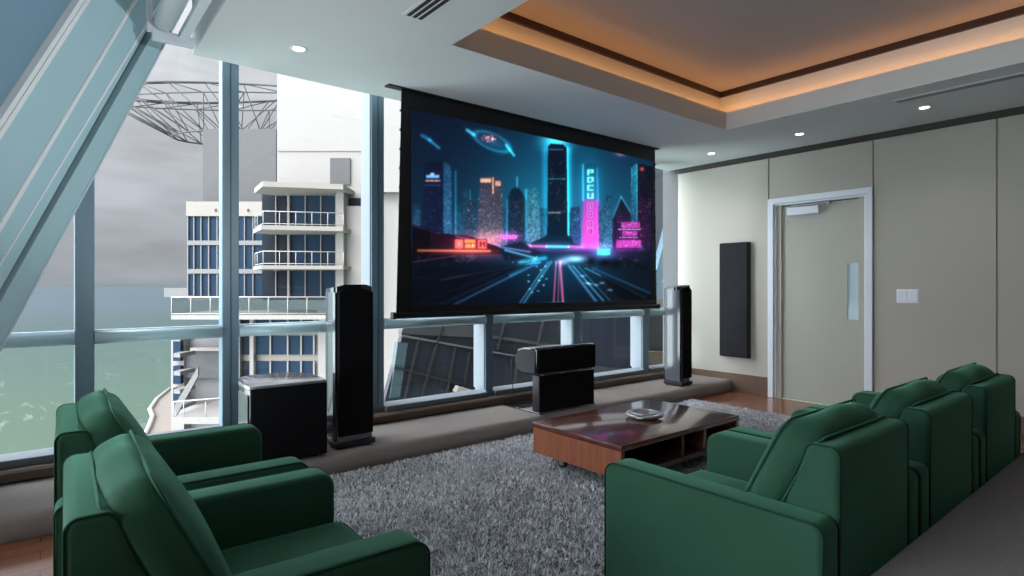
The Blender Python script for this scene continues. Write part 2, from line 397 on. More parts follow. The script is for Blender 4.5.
mk(l3b, l4a, -.10, .04, M['teal2'], 'cladding_panel')
mk(l4a, l4b, -.10, .065, M['white'], 'white_bead')
mk(l4b, l5a, -.10, .05, M['teal2'], 'cladding_panel')
mk(l5a, l5b, -.10, .08, M['white'], 'white_bead')
mk(l5b, l5c, -.10, .04, M['slate'], 'shadow_groove')
mk(l5c, l5d, -.10, .08, M['white'], 'white_bead')
mk(l5d, lambda z: l5d(z)+.9, -.10, .03, M['tealdark'], 'cladding_panel')

# ------------------------------------------------------------------ window wall
win = sroot('window_1')
MUL = [(.165,.265), (1.00,1.11), (2.135,2.25), (3.31,3.40), (4.49,4.60), (5.68,5.80)]
for i, (a, b_) in enumerate(MUL):
    zt = 1.98 if i == 0 else 3.4
    bm = bmesh.new()
    box(bm, a, b_, 4.485, 4.66 if i > 1 else 4.59, .215, zt, bev=.004, seg=1)
    o = link('mullion', bm, M['mullion'], win)
    if i == 0:
        bm = bmesh.new(); prism(bm, [(a,1.72),(b_,1.95),(b_,2.05),(a,1.82)], 'Y', 4.48, 4.60); link('gusset', bm, M['teal'], win)
    if i > 1: bm = bmesh.new(); box(bm, a-.008, a+.0, 4.50, 4.67, .28, zt-.02); link('side_cap', bm, M['mulcap'], o)
    if 0 < i < 3:
        bm = bmesh.new(); box(bm, (a+b_)/2-.003, (a+b_)/2+.003, 4.479, 4.486, .28, zt); link('centre_groove', bm, M['slate'], o)
xs = [-6.0]+[m for ab in MUL for m in ab]+[6.49]
for i in range(0, len(xs), 2):
    x0, x1 = xs[i], xs[i+1]
    bm = bmesh.new(); tube(bm, [(x0,4.50,.945),(x1,4.50,.945)], .040, 16); link('transom', bm, M['teal'], win)
    bm = bmesh.new(); box(bm, x0, x1, 4.52, 4.62, .93, .96); box(bm, x0, x1, 4.53, 4.60, .965, .99); link('transom_frame', bm, M['mullight'], win)
    bm = bmesh.new(); box(bm, x0, x1, 4.44, 4.64, .215, .262, bev=.006, seg=2); link('bottom_rail', bm, M['mulcap'], win)
    bm = bmesh.new(); box(bm, x0, x1, YG, YG+.008, .26, .925); link('pane', bm, M['glass'], win)
    bm = bmesh.new()
    if i == 0: prism(bm, [(-.17,.99),(.165,.99),(.165,1.76)], 'Y', YG, YG+.008)
    elif i == 2: prism(bm, [(x0,.99),(x1,.99),(x1,3.4),(.84,3.4),(x0,2.0)], 'Y', YG, YG+.008)
    else: box(bm, x0, x1, YG, YG+.008, .99, 3.4)
    link('pane', bm, M['glass'], win)

# ------------------------------------------------------------------ roller blind by the void
rb = thing('roller_blind', 'white rolled-up blind tube under the sloping frame, top left of the room', 'blind', (.585,4.10,2.83))
bm = bmesh.new(); tube(bm, [(0,-.02,.045),(0,-1.9,.045)], .055, 24); link('blind_tube', bm, M['plaster'], rb)
bm = bmesh.new(); box(bm, .085, .135, .03, -1.9, -.02, .02); link('rail', bm, M['doorframe'], rb)
bm = bmesh.new()
box(bm, -.085, -.06, .0, .035, -.02, .19, bev=.004, seg=1); box(bm, -.06, .165, .0, .035, -.065, .0, bev=.004, seg=1)
prism(bm, [(-.06,.0),(-.06,.05),(0,.0)], 'Y', .0, .035)
link('bracket', bm, M['doorframe'], rb)

# ------------------------------------------------------------------ door
dr = sroot('door_1')
bm = bmesh.new()
fw = .065
def frame(bm, y0, y1, z1, x0, x1, w):
    box(bm, x0, x1, y0, y0+w, 0, z1-w, bev=.004, seg=1); box(bm, x0, x1, y1-w, y1, 0, z1-w, bev=.004, seg=1)
    box(bm, x0, x1, y0, y1, z1-w, z1, bev=.004, seg=1)
frame(bm, DY0, DY1, DZ, XW-.03, XW+.012, fw)
link('door_frame', bm, M['doorframe'], dr)
bm = bmesh.new()
frame(bm, DY0+fw, DY1-fw, DZ-fw, XW+.0, XW+.09, .02); link('door_jamb', bm, M['white'], dr)
bm = bmesh.new(); frame(bm, DY0+fw+.02, DY1-fw-.02, DZ-fw-.02, XW+.045, XW+.07, .01); link('door_seal', bm, M['gapdark'], dr)
bm = bmesh.new()
dy0, dy1 = DY0+fw+.03, DY1-fw-.03; vy0, vy1, vz0, vz1 = dy0+.035, dy0+.165, .92, 1.51
box(bm, XW+.05, XW+.09, dy0, vy0, .012, DZ-fw-.03); box(bm, XW+.05, XW+.09, vy1, dy1, .012, DZ-fw-.03)
box(bm, XW+.05, XW+.09, vy0, vy1, .012, vz0); box(bm, XW+.05, XW+.09, vy0, vy1, vz1, DZ-fw-.03)
box(bm, XW+.05, XW+.10, DY0, DY1, 0, .012)
slab = link('door_leaf', bm, M['door'], dr)
link('vision_panel', (lambda b: (box(b, XW+.062, XW+.07, vy0, vy1, vz0, vz1), b)[1])(bmesh.new()), pmat('pale door glass', (.50,.68,.76), rough=.04, spec=1, coat=1), slab)
bm = bmesh.new(); box(bm, XW-.02, XW+.05, dy1-.46, dy1-.12, 2.055, 2.14, bev=.006, seg=2); link('door_closer', bm, M['doorframe'], dr)
bm = bmesh.new(); box(bm, XW-.005, XW+.02, dy1-.56, dy1-.16, 2.155, 2.168); box(bm, XW-.01, XW+.03, dy1-.57, dy1-.54, 2.145, 2.175); cyl(bm, XW+.012, dy1-.20, 2.14, 2.16, .012, 12); link('closer_arm', bm, M['steel'], dr)
bm = bmesh.new()
for z in (.25, 1.1, 1.85): box(bm, XW+.035, XW+.052, DY1-fw-.035, DY1-fw-.018, z, z+.1)
link('hinge', bm, M['steel'], dr)

sw = thing('light_switch', 'white double switch plate on the beige wall right of the door', 'switch', (XW,1.955,1.172))
B1('face_plate', M['white'], sw, -.008, 0, -.095, .095, -.067, .067, bev=.003, seg=2)
for y in (-.044, .044):
    B1('rocker', M['doorframe'], sw, -.012, -.006, y-.038, y+.038, -.05, .05, bev=.002, seg=1)

# ------------------------------------------------------------------ ceiling fittings
def downlight(x, y, label):
    t = thing('downlight', label, 'ceiling light', (x, y, ZC), 0, 'recessed downlights')
    bm = bmesh.new(); n = 28
    tb = [(.036,-.001),(.052,-.006),(.055,-.003),(.055,0)]
    rings = [[bm.verts.new((r*math.cos(2*math.pi*k/n), r*math.sin(2*math.pi*k/n), z)) for k in range(n)] for r, z in tb]
    for a, b in zip(rings, rings[1:]):
        for k in range(n): bm.faces.new((a[k], a[(k+1) % n], b[(k+1) % n], b[k])).smooth = True
    link('trim_ring', bm, M['white'], t)
    bm = bmesh.new(); cyl(bm, 0, 0, -.003, -.0005, .035, 24); link('lens', bm, M['lamp'], t)
    L = bpy.data.lights.new('downlight_beam', 'SPOT'); L.energy = 9; L.color = (1,.93,.84); L.spot_size = math.radians(115); L.spot_blend = .9; L.shadow_soft_size = .04
    lo = bpy.data.objects.new('downlight_beam', L); C.objects.link(lo); lo.location = (x, y, ZC-.02)
    return t
downlight(1.295, 3.784, 'small downlight in the lowered ceiling near the tall windows')
downlight(6.02, 3.77, 'farthest small downlight near the corner above the wall speaker')
downlight(5.94, 2.73, 'downlight in the lowered ceiling in front of the beige door')
downlight(5.887, 1.65, 'brightest downlight, just right of the door, near the grey slot')
def slots(name, label, x0, x1, y0, y1, n, mat):
    t = thing(name, label, 'air vent', ((x0+x1)/2, (y0+y1)/2, ZC))
    hx, hy = (x1-x0)/2, (y1-y0)/2
    B1('flange', M['plaster'], t, -hx-.012, hx+.012, -hy-.012, hy+.012, -.004, 0)
    w = 2*hx/n
    for i in range(n): B1('slot', mat, t, -hx+i*w+w*.18, -hx+(i+1)*w-w*.18, -hy, hy, -.0055, -.004)
    return t
slots('air_vent', 'three-slot black ceiling vent beside the ceiling tray', 1.595, 1.705, 2.1, 2.92, 3, M['ventdark'])
slots('air_vent', 'long thin grey linear vent right of the ceiling tray', 5.47, 5.575, -.6, 1.74, 1, M['ventgrey'])

# ------------------------------------------------------------------ projection screen
SY = 4.02
scr = thing('projection_screen', 'large black-bordered projection screen showing a neon city at night', 'screen', (3.72, SY, 0))
HX = 1.585
B1('ceiling_slot', M['black_matte'], scr, -HX-.09, HX+.05, -.02, .05, 2.79, 2.80)
bm = bmesh.new()
prism(bm, [(-HX+.03,2.79),(HX,2.79),(HX+.005,2.2),(HX+.03,1.06),(-HX-.015,1.06),(-HX+.015,2.2)], 'Y', .002, .008)
link('border_fabric', bm, M['black_matte'], scr)
IX0, IX1, IZ0, IZ1 = -1.475, 1.545, 1.115, 2.655
bm = bmesh.new(); box(bm, -HX-.04, HX+.055, -.02, .03, 1.02, 1.065, bev=.012, seg=3); bb = link('bottom_bar', bm, M['black_matte'], scr)
for sx in (-HX-.04, HX+.055):
    bm = bmesh.new(); box(bm, sx-.012, sx+.012, -.022, .032, 1.015, 1.07, bev=.006, seg=2); link('end_cap', bm, M['rubber'], bb)
for k in range(11):
    z = 2.62-k*.148
    bm = bmesh.new(); box(bm, -HX+.012-.02*(2.7-z)/1.6, -HX+.03, -.004, .002, z-.008, z+.008); link('tension_tab', bm, M['black_matte'], scr)
    bm = bmesh.new(); box(bm, HX-.01, HX+.012+.012*(2.7-z)/1.6, -.004, .002, z-.008, z+.008); link('tension_tab', bm, M['black_matte'], scr)

# picture painted vertex by vertex
W, H = 640, 330
gx, gz = np.meshgrid(np.linspace(IX0, IX1, W), np.linspace(IZ1, IZ0, H))
# picture coordinates follow the printed proportions of the artwork
wx, wz = gx+3.72, gz
fw_ = wx*FX+SY*FY; lt_ = wx*FY-SY*FX
PX = 512+582*lt_/fw_; PY = 286-582*(wz-EYE)/fw_
img = np.zeros((H, W, 3))
def c(r, g, b): return np.array([r, g, b])/255.
def smooth(a, lo, hi): return np.clip((a-lo)/(hi-lo), 0, 1)
def blend(mask, col): 
    global img
    img = img*(1-mask[..., None])+mask[..., None]*col
def add(mask, col):
    global img
    img = img+mask[..., None]*col
def pmask(pts):
    m = np.zeros(PX.shape, bool); n = len(pts)
    for i in range(n):
        x0, y0 = pts[i]; x1, y1 = pts[(i+1) % n]
        if y0 == y1: continue
        cr = ((PY > y0) != (PY > y1)) & (PX < (x1-x0)*(PY-y0)/(y1-y0)+x0); m ^= cr
    return m.astype(float)
def rect(x0, x1, y0, y1): return ((PX >= x0)&(PX <= x1)&(PY >= y0)&(PY <= y1)).astype(float)
def seg(p, q, w, soft=.6):
    x0, y0 = p; x1, y1 = q; dx, dy = x1-x0, y1-y0
    t = np.clip(((PX-x0)*dx+(PY-y0)*dy)/(dx*dx+dy*dy), 0, 1)
    d = np.hypot(PX-x0-t*dx, PY-y0-t*dy); return np.exp(-(d/w)**2)
def glow(x, y, rx, ry): return np.exp(-((PX-x)/rx)**2-((PY-y)/ry)**2)
t = smooth(PY, 100, 245)
sky = c(5,14,36)*(1-t[..., None])+c(12,40,62)*t[..., None]
img = sky.copy()
add(glow(556,170,70,60), c(0,46,56)); add(glow(556,215,80,36), c(8,44,50)); add(glow(640,190,40,50), c(0,8,14)); add(glow(520,245,80,22), c(50,46,80)); add(glow(600,245,60,20), c(60,20,70))
st = RNG.random(PX.shape) > .9985; add((st & (PY < 200)).astype(float), c(60,110,140))
# flying craft
for (p, q, w, cc) in [((422,135.5),(430,140),1.8,c(20,90,120)),((429,140),(439,148),1.3,c(30,110,140)),((467,130),(474,135),1.5,c(60,180,200)),((506,145),(514,155.5),1.1,c(50,190,200))]:
    add(seg(p, q, w), cc)
ca_, sa_ = math.cos(.42), math.sin(.42); ex = ((PX-492)*ca_+(PY-141.5)*sa_)/19; ey = (-(PX-492)*sa_+(PY-141.5)*ca_)/7.5
rr_ = np.hypot(ex, ey); add(np.exp(-((rr_-1)/.16)**2)*(.45+.55*RNG.random(PX.shape)), c(20,110,130)); add(np.clip(1-rr_, 0, 1), c(10,60,80))
blend(glow(490,138,10,4)*.9, c(60,40,60))
for k in range(26):
    a, r = random.uniform(0, 6.28), random.uniform(.2, 1); add(glow(490+9*r*math.cos(a), 138.5+4*r*math.sin(a), .9, .7), c(150,90,90))
add(glow(621,152.5,5,3.2)*(PY > 150), c(190,90,100))
def win_lights(x0, x1, y0, y1, col, dens, nx=1.6, ny=2.2):
    n = int((x1-x0)*(y1-y0)*dens/(nx*ny))
    for _ in range(n):
        x, y = random.uniform(x0, x1), random.uniform(y0, y1); add(rect(x, x+nx*random.uniform(.3,.9), y, y+ny*.35), col*random.uniform(.1,.7))
def tower(pts, top, bot, amp=1.0):
    m = pmask(pts); ys = [p[1] for p in pts]; t = smooth(PY, min(ys), max(ys))[..., None]
    cell = np.abs(np.sin(np.floor(PX/.9)*12.9898+np.floor(PY/1.25)*78.233)*43758.5453) % 1
    stripe = (1-.32*amp+.72*amp*cell*cell)[..., None]
    global img
    col = (top*(1-t)+bot*t)*stripe; img = img*(1-m[..., None])+m[..., None]*col
# distant haze towers
for (x0, x1, y) in [(413,420,205),(455,462,205),(463,468,188),(463,475,198),(500,506,208),(523,527,200),(540,547,208),(568,571,212),(596,600,205),(606,612,195),(611,617,215)]:
    tower([(x0,y),(x1,y),(x1,250),(x0,250)], c(14,66,92), c(60,100,150))
tower([(424,163),(443,161),(443,245),(421,245)], c(8,18,44), c(14,30,70)); tower([(443,161),(451,167),(452,245),(443,245)], c(24,70,110), c(50,120,170))
add(seg((455.5,171),(455.5,240),.8), c(16,82,104)); win_lights(424,441,185,240,c(170,120,140),.10)
add(rect(426,439,175,178)*.9, c(120,200,240)); add(rect(425,440,180,181.5), c(220,140,110)); add(rect(430,434,173,175), c(170,210,240))
add(rect(424,440,185,185.8), c(40,60,110))
tower([(465,199),(475,199),(476,245),(464,245)], c(24,52,76), c(50,76,110)); add(seg((470,190),(470,199),.6), c(33,66,82)); win_lights(465,475,202,238,c(170,180,200),.3)
tower([(480,182),(482,177),(495,177),(502,182),(503,245),(476,245)], c(46,50,72), c(92,92,112)); add(rect(480,491,178.5,182.5)*.9, c(230,150,90)); add(rect(492,493.6,177,194), c(190,110,60)); add(rect(495,500.5,181,186)*.8, c(220,140,80))
win_lights(478,502,188,242,c(190,160,140),.5, 1.2, 1.6); add(glow(488,240,14,8), c(110,60,60))
tower([(508,197),(511,190),(517,186),(522,193),(525,197),(526,245),(507,245)], c(10,30,50), c(30,60,90)); add(seg((517,177),(517,188),.7), c(38,110,121)); add(seg((526,190),(526,240),1.4), c(22,88,99)); add(seg((507,200),(507,240),1), c(11,49,66)); win_lights(508,524,200,240,c(200,130,150),.35)
tower([(528,190),(534,187),(539,190),(540,245),(527,245)], c(28,110,130), c(90,150,190)); win_lights(528,539,195,240,c(150,200,220),.2)
# main tower with cyan halo
add(glow(556,141,13,9), c(60,230,255)); add(seg((545,150),(546,235),3.2), c(5,60,77)); add(seg((568,150),(568,235),3.4), c(11,99,115))
tower([(548,146),(551,143.5),(563,144.5),(566.5,148),(567.5,240),(547,240)], c(6,16,34), c(6,34,56), .4); add(seg((567.5,148),(568.5,238),.7), c(22,110,126))
win_lights(549,566,160,220,c(210,180,170),.22); add(rect(548,566,178.5,179.3), c(60,120,140)); add(rect(548,561,212,213.2), c(160,130,120)); add(rect(549,563,149,150), c(60,110,130))
tower([(570,208),(580,206),(581,248),(569,248)], c(18,70,100), c(40,90,150)); win_lights(571,580,210,245,c(120,160,200),.2)
# sign tower
tower([(583,165),(588,163),(598,165),(598,200),(583,200)], c(8,50,76), c(16,110,140), .25); tower([(583,200),(598,200),(599,249),(582,249)], c(150,50,150), c(215,80,195), .2)
add(seg((583,165),(583,200),1.0), c(22,110,126)); add(seg((597,168),(598,200),1.0), c(11,60,82)); add(seg((597.5,202),(598.5,248),2.4), c(49,5,44)); add(glow(590,225,12,30), c(50,6,50)); add(glow(590,182,12,22), c(0,40,50))
G = {'D':['111','101','101','101','110'],'C':['111','100','100','100','111'],'U':['101','101','101','101','111'],'N':['111','101','101','101','101'],'O':['111','101','101','101','111'],'P':['111','101','111','100','100'],'B':['110','101','111','101','111'],'8':['111','101','111','101','111'],'E':['111','100','111','100','111'],'A':['010','101','111','101','101'],'M':['101','111','111','101','101'],'T':['111','010','010','010','010']}
def glyph(ch, x, y, w, h, col, k=1.):
    for r, row in enumerate(G[ch]):
        for q, v in enumerate(row):
            if v == '1': add(rect(x+q*w/3, x+(q+1)*w/3+.05, y+r*h/5, y+(r+1)*h/5+.05)*k, col)
for ch, y in zip('PDCU', (169.5,177,185,193)): glyph(ch, 587, y, 6.4, 5.6, c(120,240,250))
for ch, y in zip('NOO8', (202.5,211,220.5,228)): blend(rect(587,593,y,y+6.2)*.6, c(255,190,250)); glyph(ch, 587.6, y+.8, 4.8, 4.8, c(60,90,60), -.9)
tower([(598,212),(606,206),(612,208),(612,250),(599,250)], c(30,90,120), c(70,110,160))
tower([(604,200),(611,198),(612,248),(604,248)], c(24,80,110), c(50,130,170))
# right cluster
tower([(613,217),(621,197),(637,222),(640,262),(612,262)], c(8,26,40), c(40,16,60)); add(seg((621,197),(636,221),.7), c(38,104,110)); add(seg((613,217),(621,197),.9), c(22,77,88))
tower([(631,168),(637,163),(637,225),(631,222)], c(30,140,170), c(20,80,110)); tower([(637,163),(656,168),(656,262),(637,240)], c(8,14,30), c(20,14,44)); add(seg((637,165),(637,220),.6), c(33,99,110))
win_lights(638,650,170,215,c(200,60,90),.30); win_lights(638,650,200,262,c(220,60,110),.55); add(glow(642,169,2,2), c(230,60,60))
win_lights(616,622,210,222,c(220,60,90),.8)
for (x0, x1, y0, y1) in [(621,640,222,228),(622,637,231,235.5),(616,641,240,248),(617,641,249.5,253)]:
    m = rect(x0, x1, y0, y1); blend(m*.85, c(190,60,170)); 
    for _ in range(26):
        x, y = random.uniform(x0, x1-1.5), random.uniform(y0, y1-1); blend(rect(x, x+1.3, y, y+.9)*.6, c(*random.choice([(255,150,240),(90,20,90)])))
add(rect(618,641,229,229.8), c(240,170,230)); add(rect(619,638,237,237.8), c(240,120,160))
add(glow(630,240,18,22), c(40,8,40))
# ground zone
g0 = smooth(PY, 246, 252); blend(g0, c(4,14,30)); add(smooth(PY,246,262)*(1-smooth(PY,262,310))*np.exp(-((PX-560)/60)**2), c(8,58,78)); add(glow(600,252,30,8), c(70,16,70)); add(glow(486,254,30,7), c(60,24,40))
# left curved roofs
blend(pmask([(412,224),(432,230),(452,239),(452,260),(412,262)]), c(8,5,16)); blend(pmask([(430,232),(470,236),(497,246),(505,254),(430,256)]), c(20,8,28)); add(seg((413,226),(440,234),.7), c(50,20,50)); add(seg((456,236.5),(500,245.5),.7), c(110,50,80))
m = rect(453.5,487,239,249); blend(m, c(80,10,40))
blend(rect(455,463,239.5,248.3), c(255,110,90)); blend(rect(457,461,241,247), c(120,20,40)); glyph('8', 457.5, 241.4, 3.2, 5, c(250,150,130))
blend(rect(464.5,475,239.5,243)*.95, c(255,150,60)); 
for k, ch in enumerate('ABM'): glyph(ch, 464.8+k*3.6, 243.8, 3., 4.2, c(255,190,40))
blend(rect(478,486.5,240,248.5), c(255,110,90)); glyph('M', 479.3, 241.5, 6, 5.6, c(-140,-80,-50))
add(glow(470,244,22,9), c(90,24,30)); add(seg((418,250.5),(490,251),.9), c(255,130,60)); add(glow(470,252,30,3), c(110,40,30))
blend(rect(500,517,235,238.8)*.9, c(255,120,220)); add(glow(508,237,12,5), c(110,20,90))
for k in range(5): blend(rect(501+3*k,502.6+3*k,236,238)*.7, c(190,60,170))
blend(pmask([(497,247),(520,242),(542,252),(530,262),(505,260)]), c(16,26,50)); add(seg((500,247),(530,252),.8), c(90,130,180)); add(seg((505,250),(535,258),1), c(70,170,190))
# podium
blend(pmask([(530,243),(542,238),(546,235),(570,236),(574,243),(584,246),(560,251),(533,249)]), c(4,40,58)); add(seg((530,246),(546,246.5),1.3), c(230,70,150)); add(seg((547,246.5),(568,246.8),1.3), c(40,230,230)); add(seg((569,246.8),(583,246.5),1.3), c(230,70,140)); add(glow(556,247,26,5), c(60,30,80))
blend(rect(597,610,249,255)*.95, c(70,220,240)); add(glow(603,252,10,6), c(20,110,130))
win_lights(455,475,254,262,c(200,170,190),.9,1.4,1.6); win_lights(413,450,255,266,c(150,150,180),.18); win_lights(505,540,256,266,c(150,210,220),.5); win_lights(585,600,258,270,c(200,90,170),.3); win_lights(618,645,258,268,c(190,160,200),.35)
for (x, y) in [(605,263),(616,264),(628,262),(640,266),(590,261)]: blend(glow(x, y, 6, 4)*.9, c(3,4,12))
# roads
VPx, VPy = 562, 256
def road(p, q, w, cc): add(seg(p, q, w), cc)
add(glow(575,259,10,3), c(150,220,230)); add(glow(562,262,6,3), c(150,120,150))
for (p, q, w, cc) in [((556,262),(553.5,304),.7,c(240,60,110)),((560,262),(563,304),1.1,c(250,80,130)),((559,266),(558,304),.5,c(180,60,90)),((551,262),(523,304),1.1,c(50,110,140)),((548,262),(519,304),.5,c(90,160,180)),((540,262),(455,304),.9,c(50,90,130)),((530,264),(440,304),.8,c(30,50,80)),
    ((569,266),(598,304),1.3,c(60,110,150)),((573,266),(606,304),.8,c(70,140,170)),((578,266),(612,303),.5,c(40,90,120)),((585,268),(646,298),.6,c(80,140,150)),((592,268),(650,293),.9,c(20,60,80)),((413,262),(455,256),.6,c(80,50,90)),((440,280),(540,262),.5,c(90,60,100)),((418,304),(500,272),.5,c(60,50,90)),((520,262),(545,258),2,c(20,150,170)),((510,275),(535,262),1.4,c(10,90,110)),((413,276),(430,280),.5,c(20,30,50))]:
    road(p, q, w, cc)
blend(pmask([(413,290),(500,266),(535,264),(440,304),(413,304)])*.55, c(3,10,26)); blend(pmask([(600,275),(655,298),(655,306),(625,306)])*.7, c(2,4,12))
for _ in range(26):
    x, y = random.uniform(515,550), random.uniform(264,295); add(rect(x, x+2.4, y, y+1.2)*(1.0 if abs(x-(548-(y-262)*.55)) < 14 else 0), c(120,190,200))
for (x, y) in [(587,283),(590,284),(596,285),(602,283),(610,290),(583,276)]: add(glow(x, y, 2.6, .8), c(140,180,190))
img *= (1-.35*glow(413,304,60,40))[..., None]
img = np.clip(img, 0, 1.3)
def blur(a, r):
    for ax in (0, 1):
        acc = np.zeros_like(a); tot = 0
        for q in range(-3*r, 3*r+1):
            wt = math.exp(-.5*(q/r)**2); acc += wt*np.roll(a, q, ax); tot += wt
        a = acc/tot
    return a
img = blur(img, 1)*.90+blur(img, 5)*.20
lum = img.mean(-1, keepdims=True); img = lum+(img-lum)*.92
road_zone = smooth(PY, 256, 268)[..., None]; img = img*(1-.15*road_zone)
img = np.clip(img, 0, 1); lin = np.where(img <= .04045, img/12.92, ((img+.055)/1.055)**2.4)
verts = np.stack([gx.ravel(), np.full(gx.size, -.0015), gz.ravel()], 1)
me = bpy.data.meshes.new('picture'); idx = np.arange(W*H).reshape(H, W)
quads = np.stack([idx[1:, :-1], idx[1:, 1:], idx[:-1, 1:], idx[:-1, :-1]], -1).reshape(-1, 4)
me.vertices.add(len(verts)); me.vertices.foreach_set('co', verts.ravel().astype(np.float32))
me.loops.add(quads.size); me.loops.foreach_set('vertex_index', quads.ravel().astype(np.int32))
me.polygons.add(len(quads)); me.polygons.foreach_set('loop_start', np.arange(0, quads.size, 4, dtype=np.int32))
try: me.polygons.foreach_set('loop_total', np.full(len(quads), 4, dtype=np.int32))
except Exception: pass
me.update(); ca = me.color_attributes.new('art', 'FLOAT_COLOR', 'POINT')
ca.data.foreach_set('color', np.concatenate([lin.reshape(-1, 3), np.ones((W*H, 1))], 1).ravel().astype(np.float32))
m, N, L, b = new_mat('neon city artwork')
at = N.new('ShaderNodeAttribute'); at.attribute_name = 'art'; L.new(at.outputs['Color'], b.inputs['Emission Color']); b.inputs['Emission Strength'].default_value = 1.0
b.inputs['Base Color'].default_value = (.01,.01,.012,1); b.inputs['Roughness'].default_value = .7; b.inputs['Specular IOR Level'].default_value = .1
me.materials.append(m); po = bpy.data.objects.new('picture', me); C.objects.link(po); po.parent = scr

# ------------------------------------------------------------------ speakers
def tower_speaker(x, y, label, rz=0):
    t = thing('floor_speaker', label, 'speaker', (x, y, .14), rz, 'tall floor-standing speakers')
    # plan outline, front at -y: bowed sides narrowing towards the back
    hw, dp, h = .14, .31, 1.15
    plan = [(-hw*.55,0),(hw*.55,0),(hw*.93,.02),(hw,.06),(hw*.97,.15),(hw*.86,.24),(hw*.66,dp),(-hw*.66,dp),(-hw*.86,.24),(-hw*.97,.15),(-hw,.06),(-hw*.93,.02)]
    bm = bmesh.new(); rows = [.05,.3,.6,.9,1.06]; nv = len(plan)
    rings = [[bm.verts.new((p[0], p[1], z)) for p in plan] for z in rows]
    rings.append([bm.verts.new((p[0], p[1], h-.030+.030*math.cos(p[0]/hw*1.5)-.10*max(0, p[1]-.05))) for p in plan])
    bm.faces.new(rings[0][::-1]); 
    for a, b_ in zip(rings, rings[1:]):
        for k in range(nv): bm.faces.new((a[k], a[(k+1) % nv], b_[(k+1) % nv], b_[k]))
    cv = bm.verts.new((0, .15, h-.01))
    top = rings[-1]
    for k in range(nv): bm.faces.new((top[k], top[(k+1) % nv], cv))
    autosmooth(link('cabinet', bm, M['black_gloss'], t), .7)
    bm = bmesh.new()
    prism(bm, [(-hw*.90,.09),(hw*.90,.09),(hw*.90,1.085),(hw*.6,1.105),(0,1.12),(-hw*.6,1.105),(-hw*.90,1.085)], 'Y', -.012, .018, bev=.003, seg=1); link('grille', bm, M['black_cloth'], t)
    bm = bmesh.new()
    prism(bm, [(-hw*.98-.004,.025),(-hw-.004,.06),(-hw*.97-.004,.15),(-hw*.86-.004,.24),(-hw*.70-.004,.295),(-hw*.65,.28),(-hw*.82,.20),(-hw*.92,.10),(-hw*.9,.03)], 'Z', .06, 1.085); link('side_panel', bm, M['silver'], t)  # window reflection on the left side, put in as a paler strip
    bm = bmesh.new()
    prism(bm, [(-hw-.004,-.012),(hw+.004,-.012),(hw+.004,.12),(hw*.8,dp),(-hw*.8,dp),(-hw-.004,.12)], 'Z', .012, .05, bev=.006, seg=2); link('plinth', bm, M['black_matte'], t)
    for sx in (-.1, .1):
        for sy in (.03, .26):
            bm = bmesh.new(); cyl(bm, sx, sy, 0, .014, .014, 12); link('foot', bm, M['rubber'], t)
    return t
tower_speaker(1.72, 3.86, 'tall glossy black speaker beside the cube subwoofer, left of the screen', .0)
tower_speaker(5.665, 3.86, 'tall glossy black speaker right of the screen, near the wall speaker', .04).scale = (.74, .80, 1)
# subwoofer
sb = thing('subwoofer', 'squat black cube subwoofer with grey lid, beside the left tower speaker', 'subwoofer', (1.25, 3.975, .14), -.03)
def subplan(h, r=.0): return [(-h,-.17),(h,-.17),(h+.006,-.05),(h+.004,.10),(h*.94,.21),(h*.80,.29),(h*.55,.335),(h*.3,.345),(-h*.3,.345),(-h*.55,.335),(-h*.80,.29),(-h*.94,.21),(-h-.004,.10),(-h-.006,-.05)]
bm = bmesh.new(); prism(bm, subplan(.238), 'Z', .03, .480, bev=.004, seg=2); autosmooth(link('cabinet', bm, M['black_gloss'], sb))
bm = bmesh.new(); prism(bm, subplan(.242), 'Z', .481, .507, bev=.006, seg=2); autosmooth(link('lid', bm, M['subtop'], sb))
B1('grille', M['black_cloth'], sb, -.238, .238, -.19, -.171, .02, .490, bev=.004, seg=1)
bm = bmesh.new(); box(bm, -.249, -.244, -.15, .09, .04, .45); link('side_panel', bm, M['silver'], sb)  # left-face highlight put in as a paler sheet
for sx in (-.18, .18):
    for sy in (-.13, .20):
        bm = bmesh.new(); cyl(bm, sx, sy, 0, .031, .02, 14); link('foot', bm, M['rubber'], sb)
# centre cabinet and centre speaker
st = thing('speaker_cabinet', 'black box cabinet carrying the centre speaker beneath the screen', 'cabinet', (3.72, 3.83, .14))
B1('base_plate', M['black_gloss'], st, -.32, .39, -.02, .50, 0, .014, bev=.003, seg=1)
B1('cabinet_body', M['black_matte'], st, -.31, .385, .0, .09, .014, .335, bev=.006, seg=2)
B1('front_panel', M['black_cloth'], st, -.31, .385, -.012, .0, .014, .335, bev=.004, seg=1)
for sx in (-.24, .0, .24): B1('bracket', M['steel'], st, sx-.012, sx+.012, .02, .05, .335, .349)
cs = thing('center_speaker', 'wide black rounded speaker lying on the cabinet under the screen', 'speaker', (3.72, 3.80, .490))
bm = bmesh.new(); prof = [(-.01,.02),(.0,.0),(.18,.0),(.25,.03),(.29,.09),(.29,.15),(.25,.21),(.16,.235),(.02,.24),(-.012,.22)]
prism(bm, prof, 'X', -.37, .37, bev=.006, seg=2); autosmooth(link('cabinet', bm, M['black_gloss'], cs))
bm = bmesh.new(); box(bm, -.36, .36, -.024, -.008, .015, .225, bev=.006, seg=2); link('grille', bm, M['black_cloth'], cs)
bm = bmesh.new(); prism(bm, [(y*.9+.015, z*.86+.017) for y, z in prof], 'X', -.382, -.37); link('side_cheek', bm, M['cheek'], cs)
bm = bmesh.new(); pts = []
for k in range(25):
    u = k/24; pts.append((3.36-.05*math.sin(u*3.1), 4.14-.12*u, .62-.455*u+.03*math.sin(u*6)))
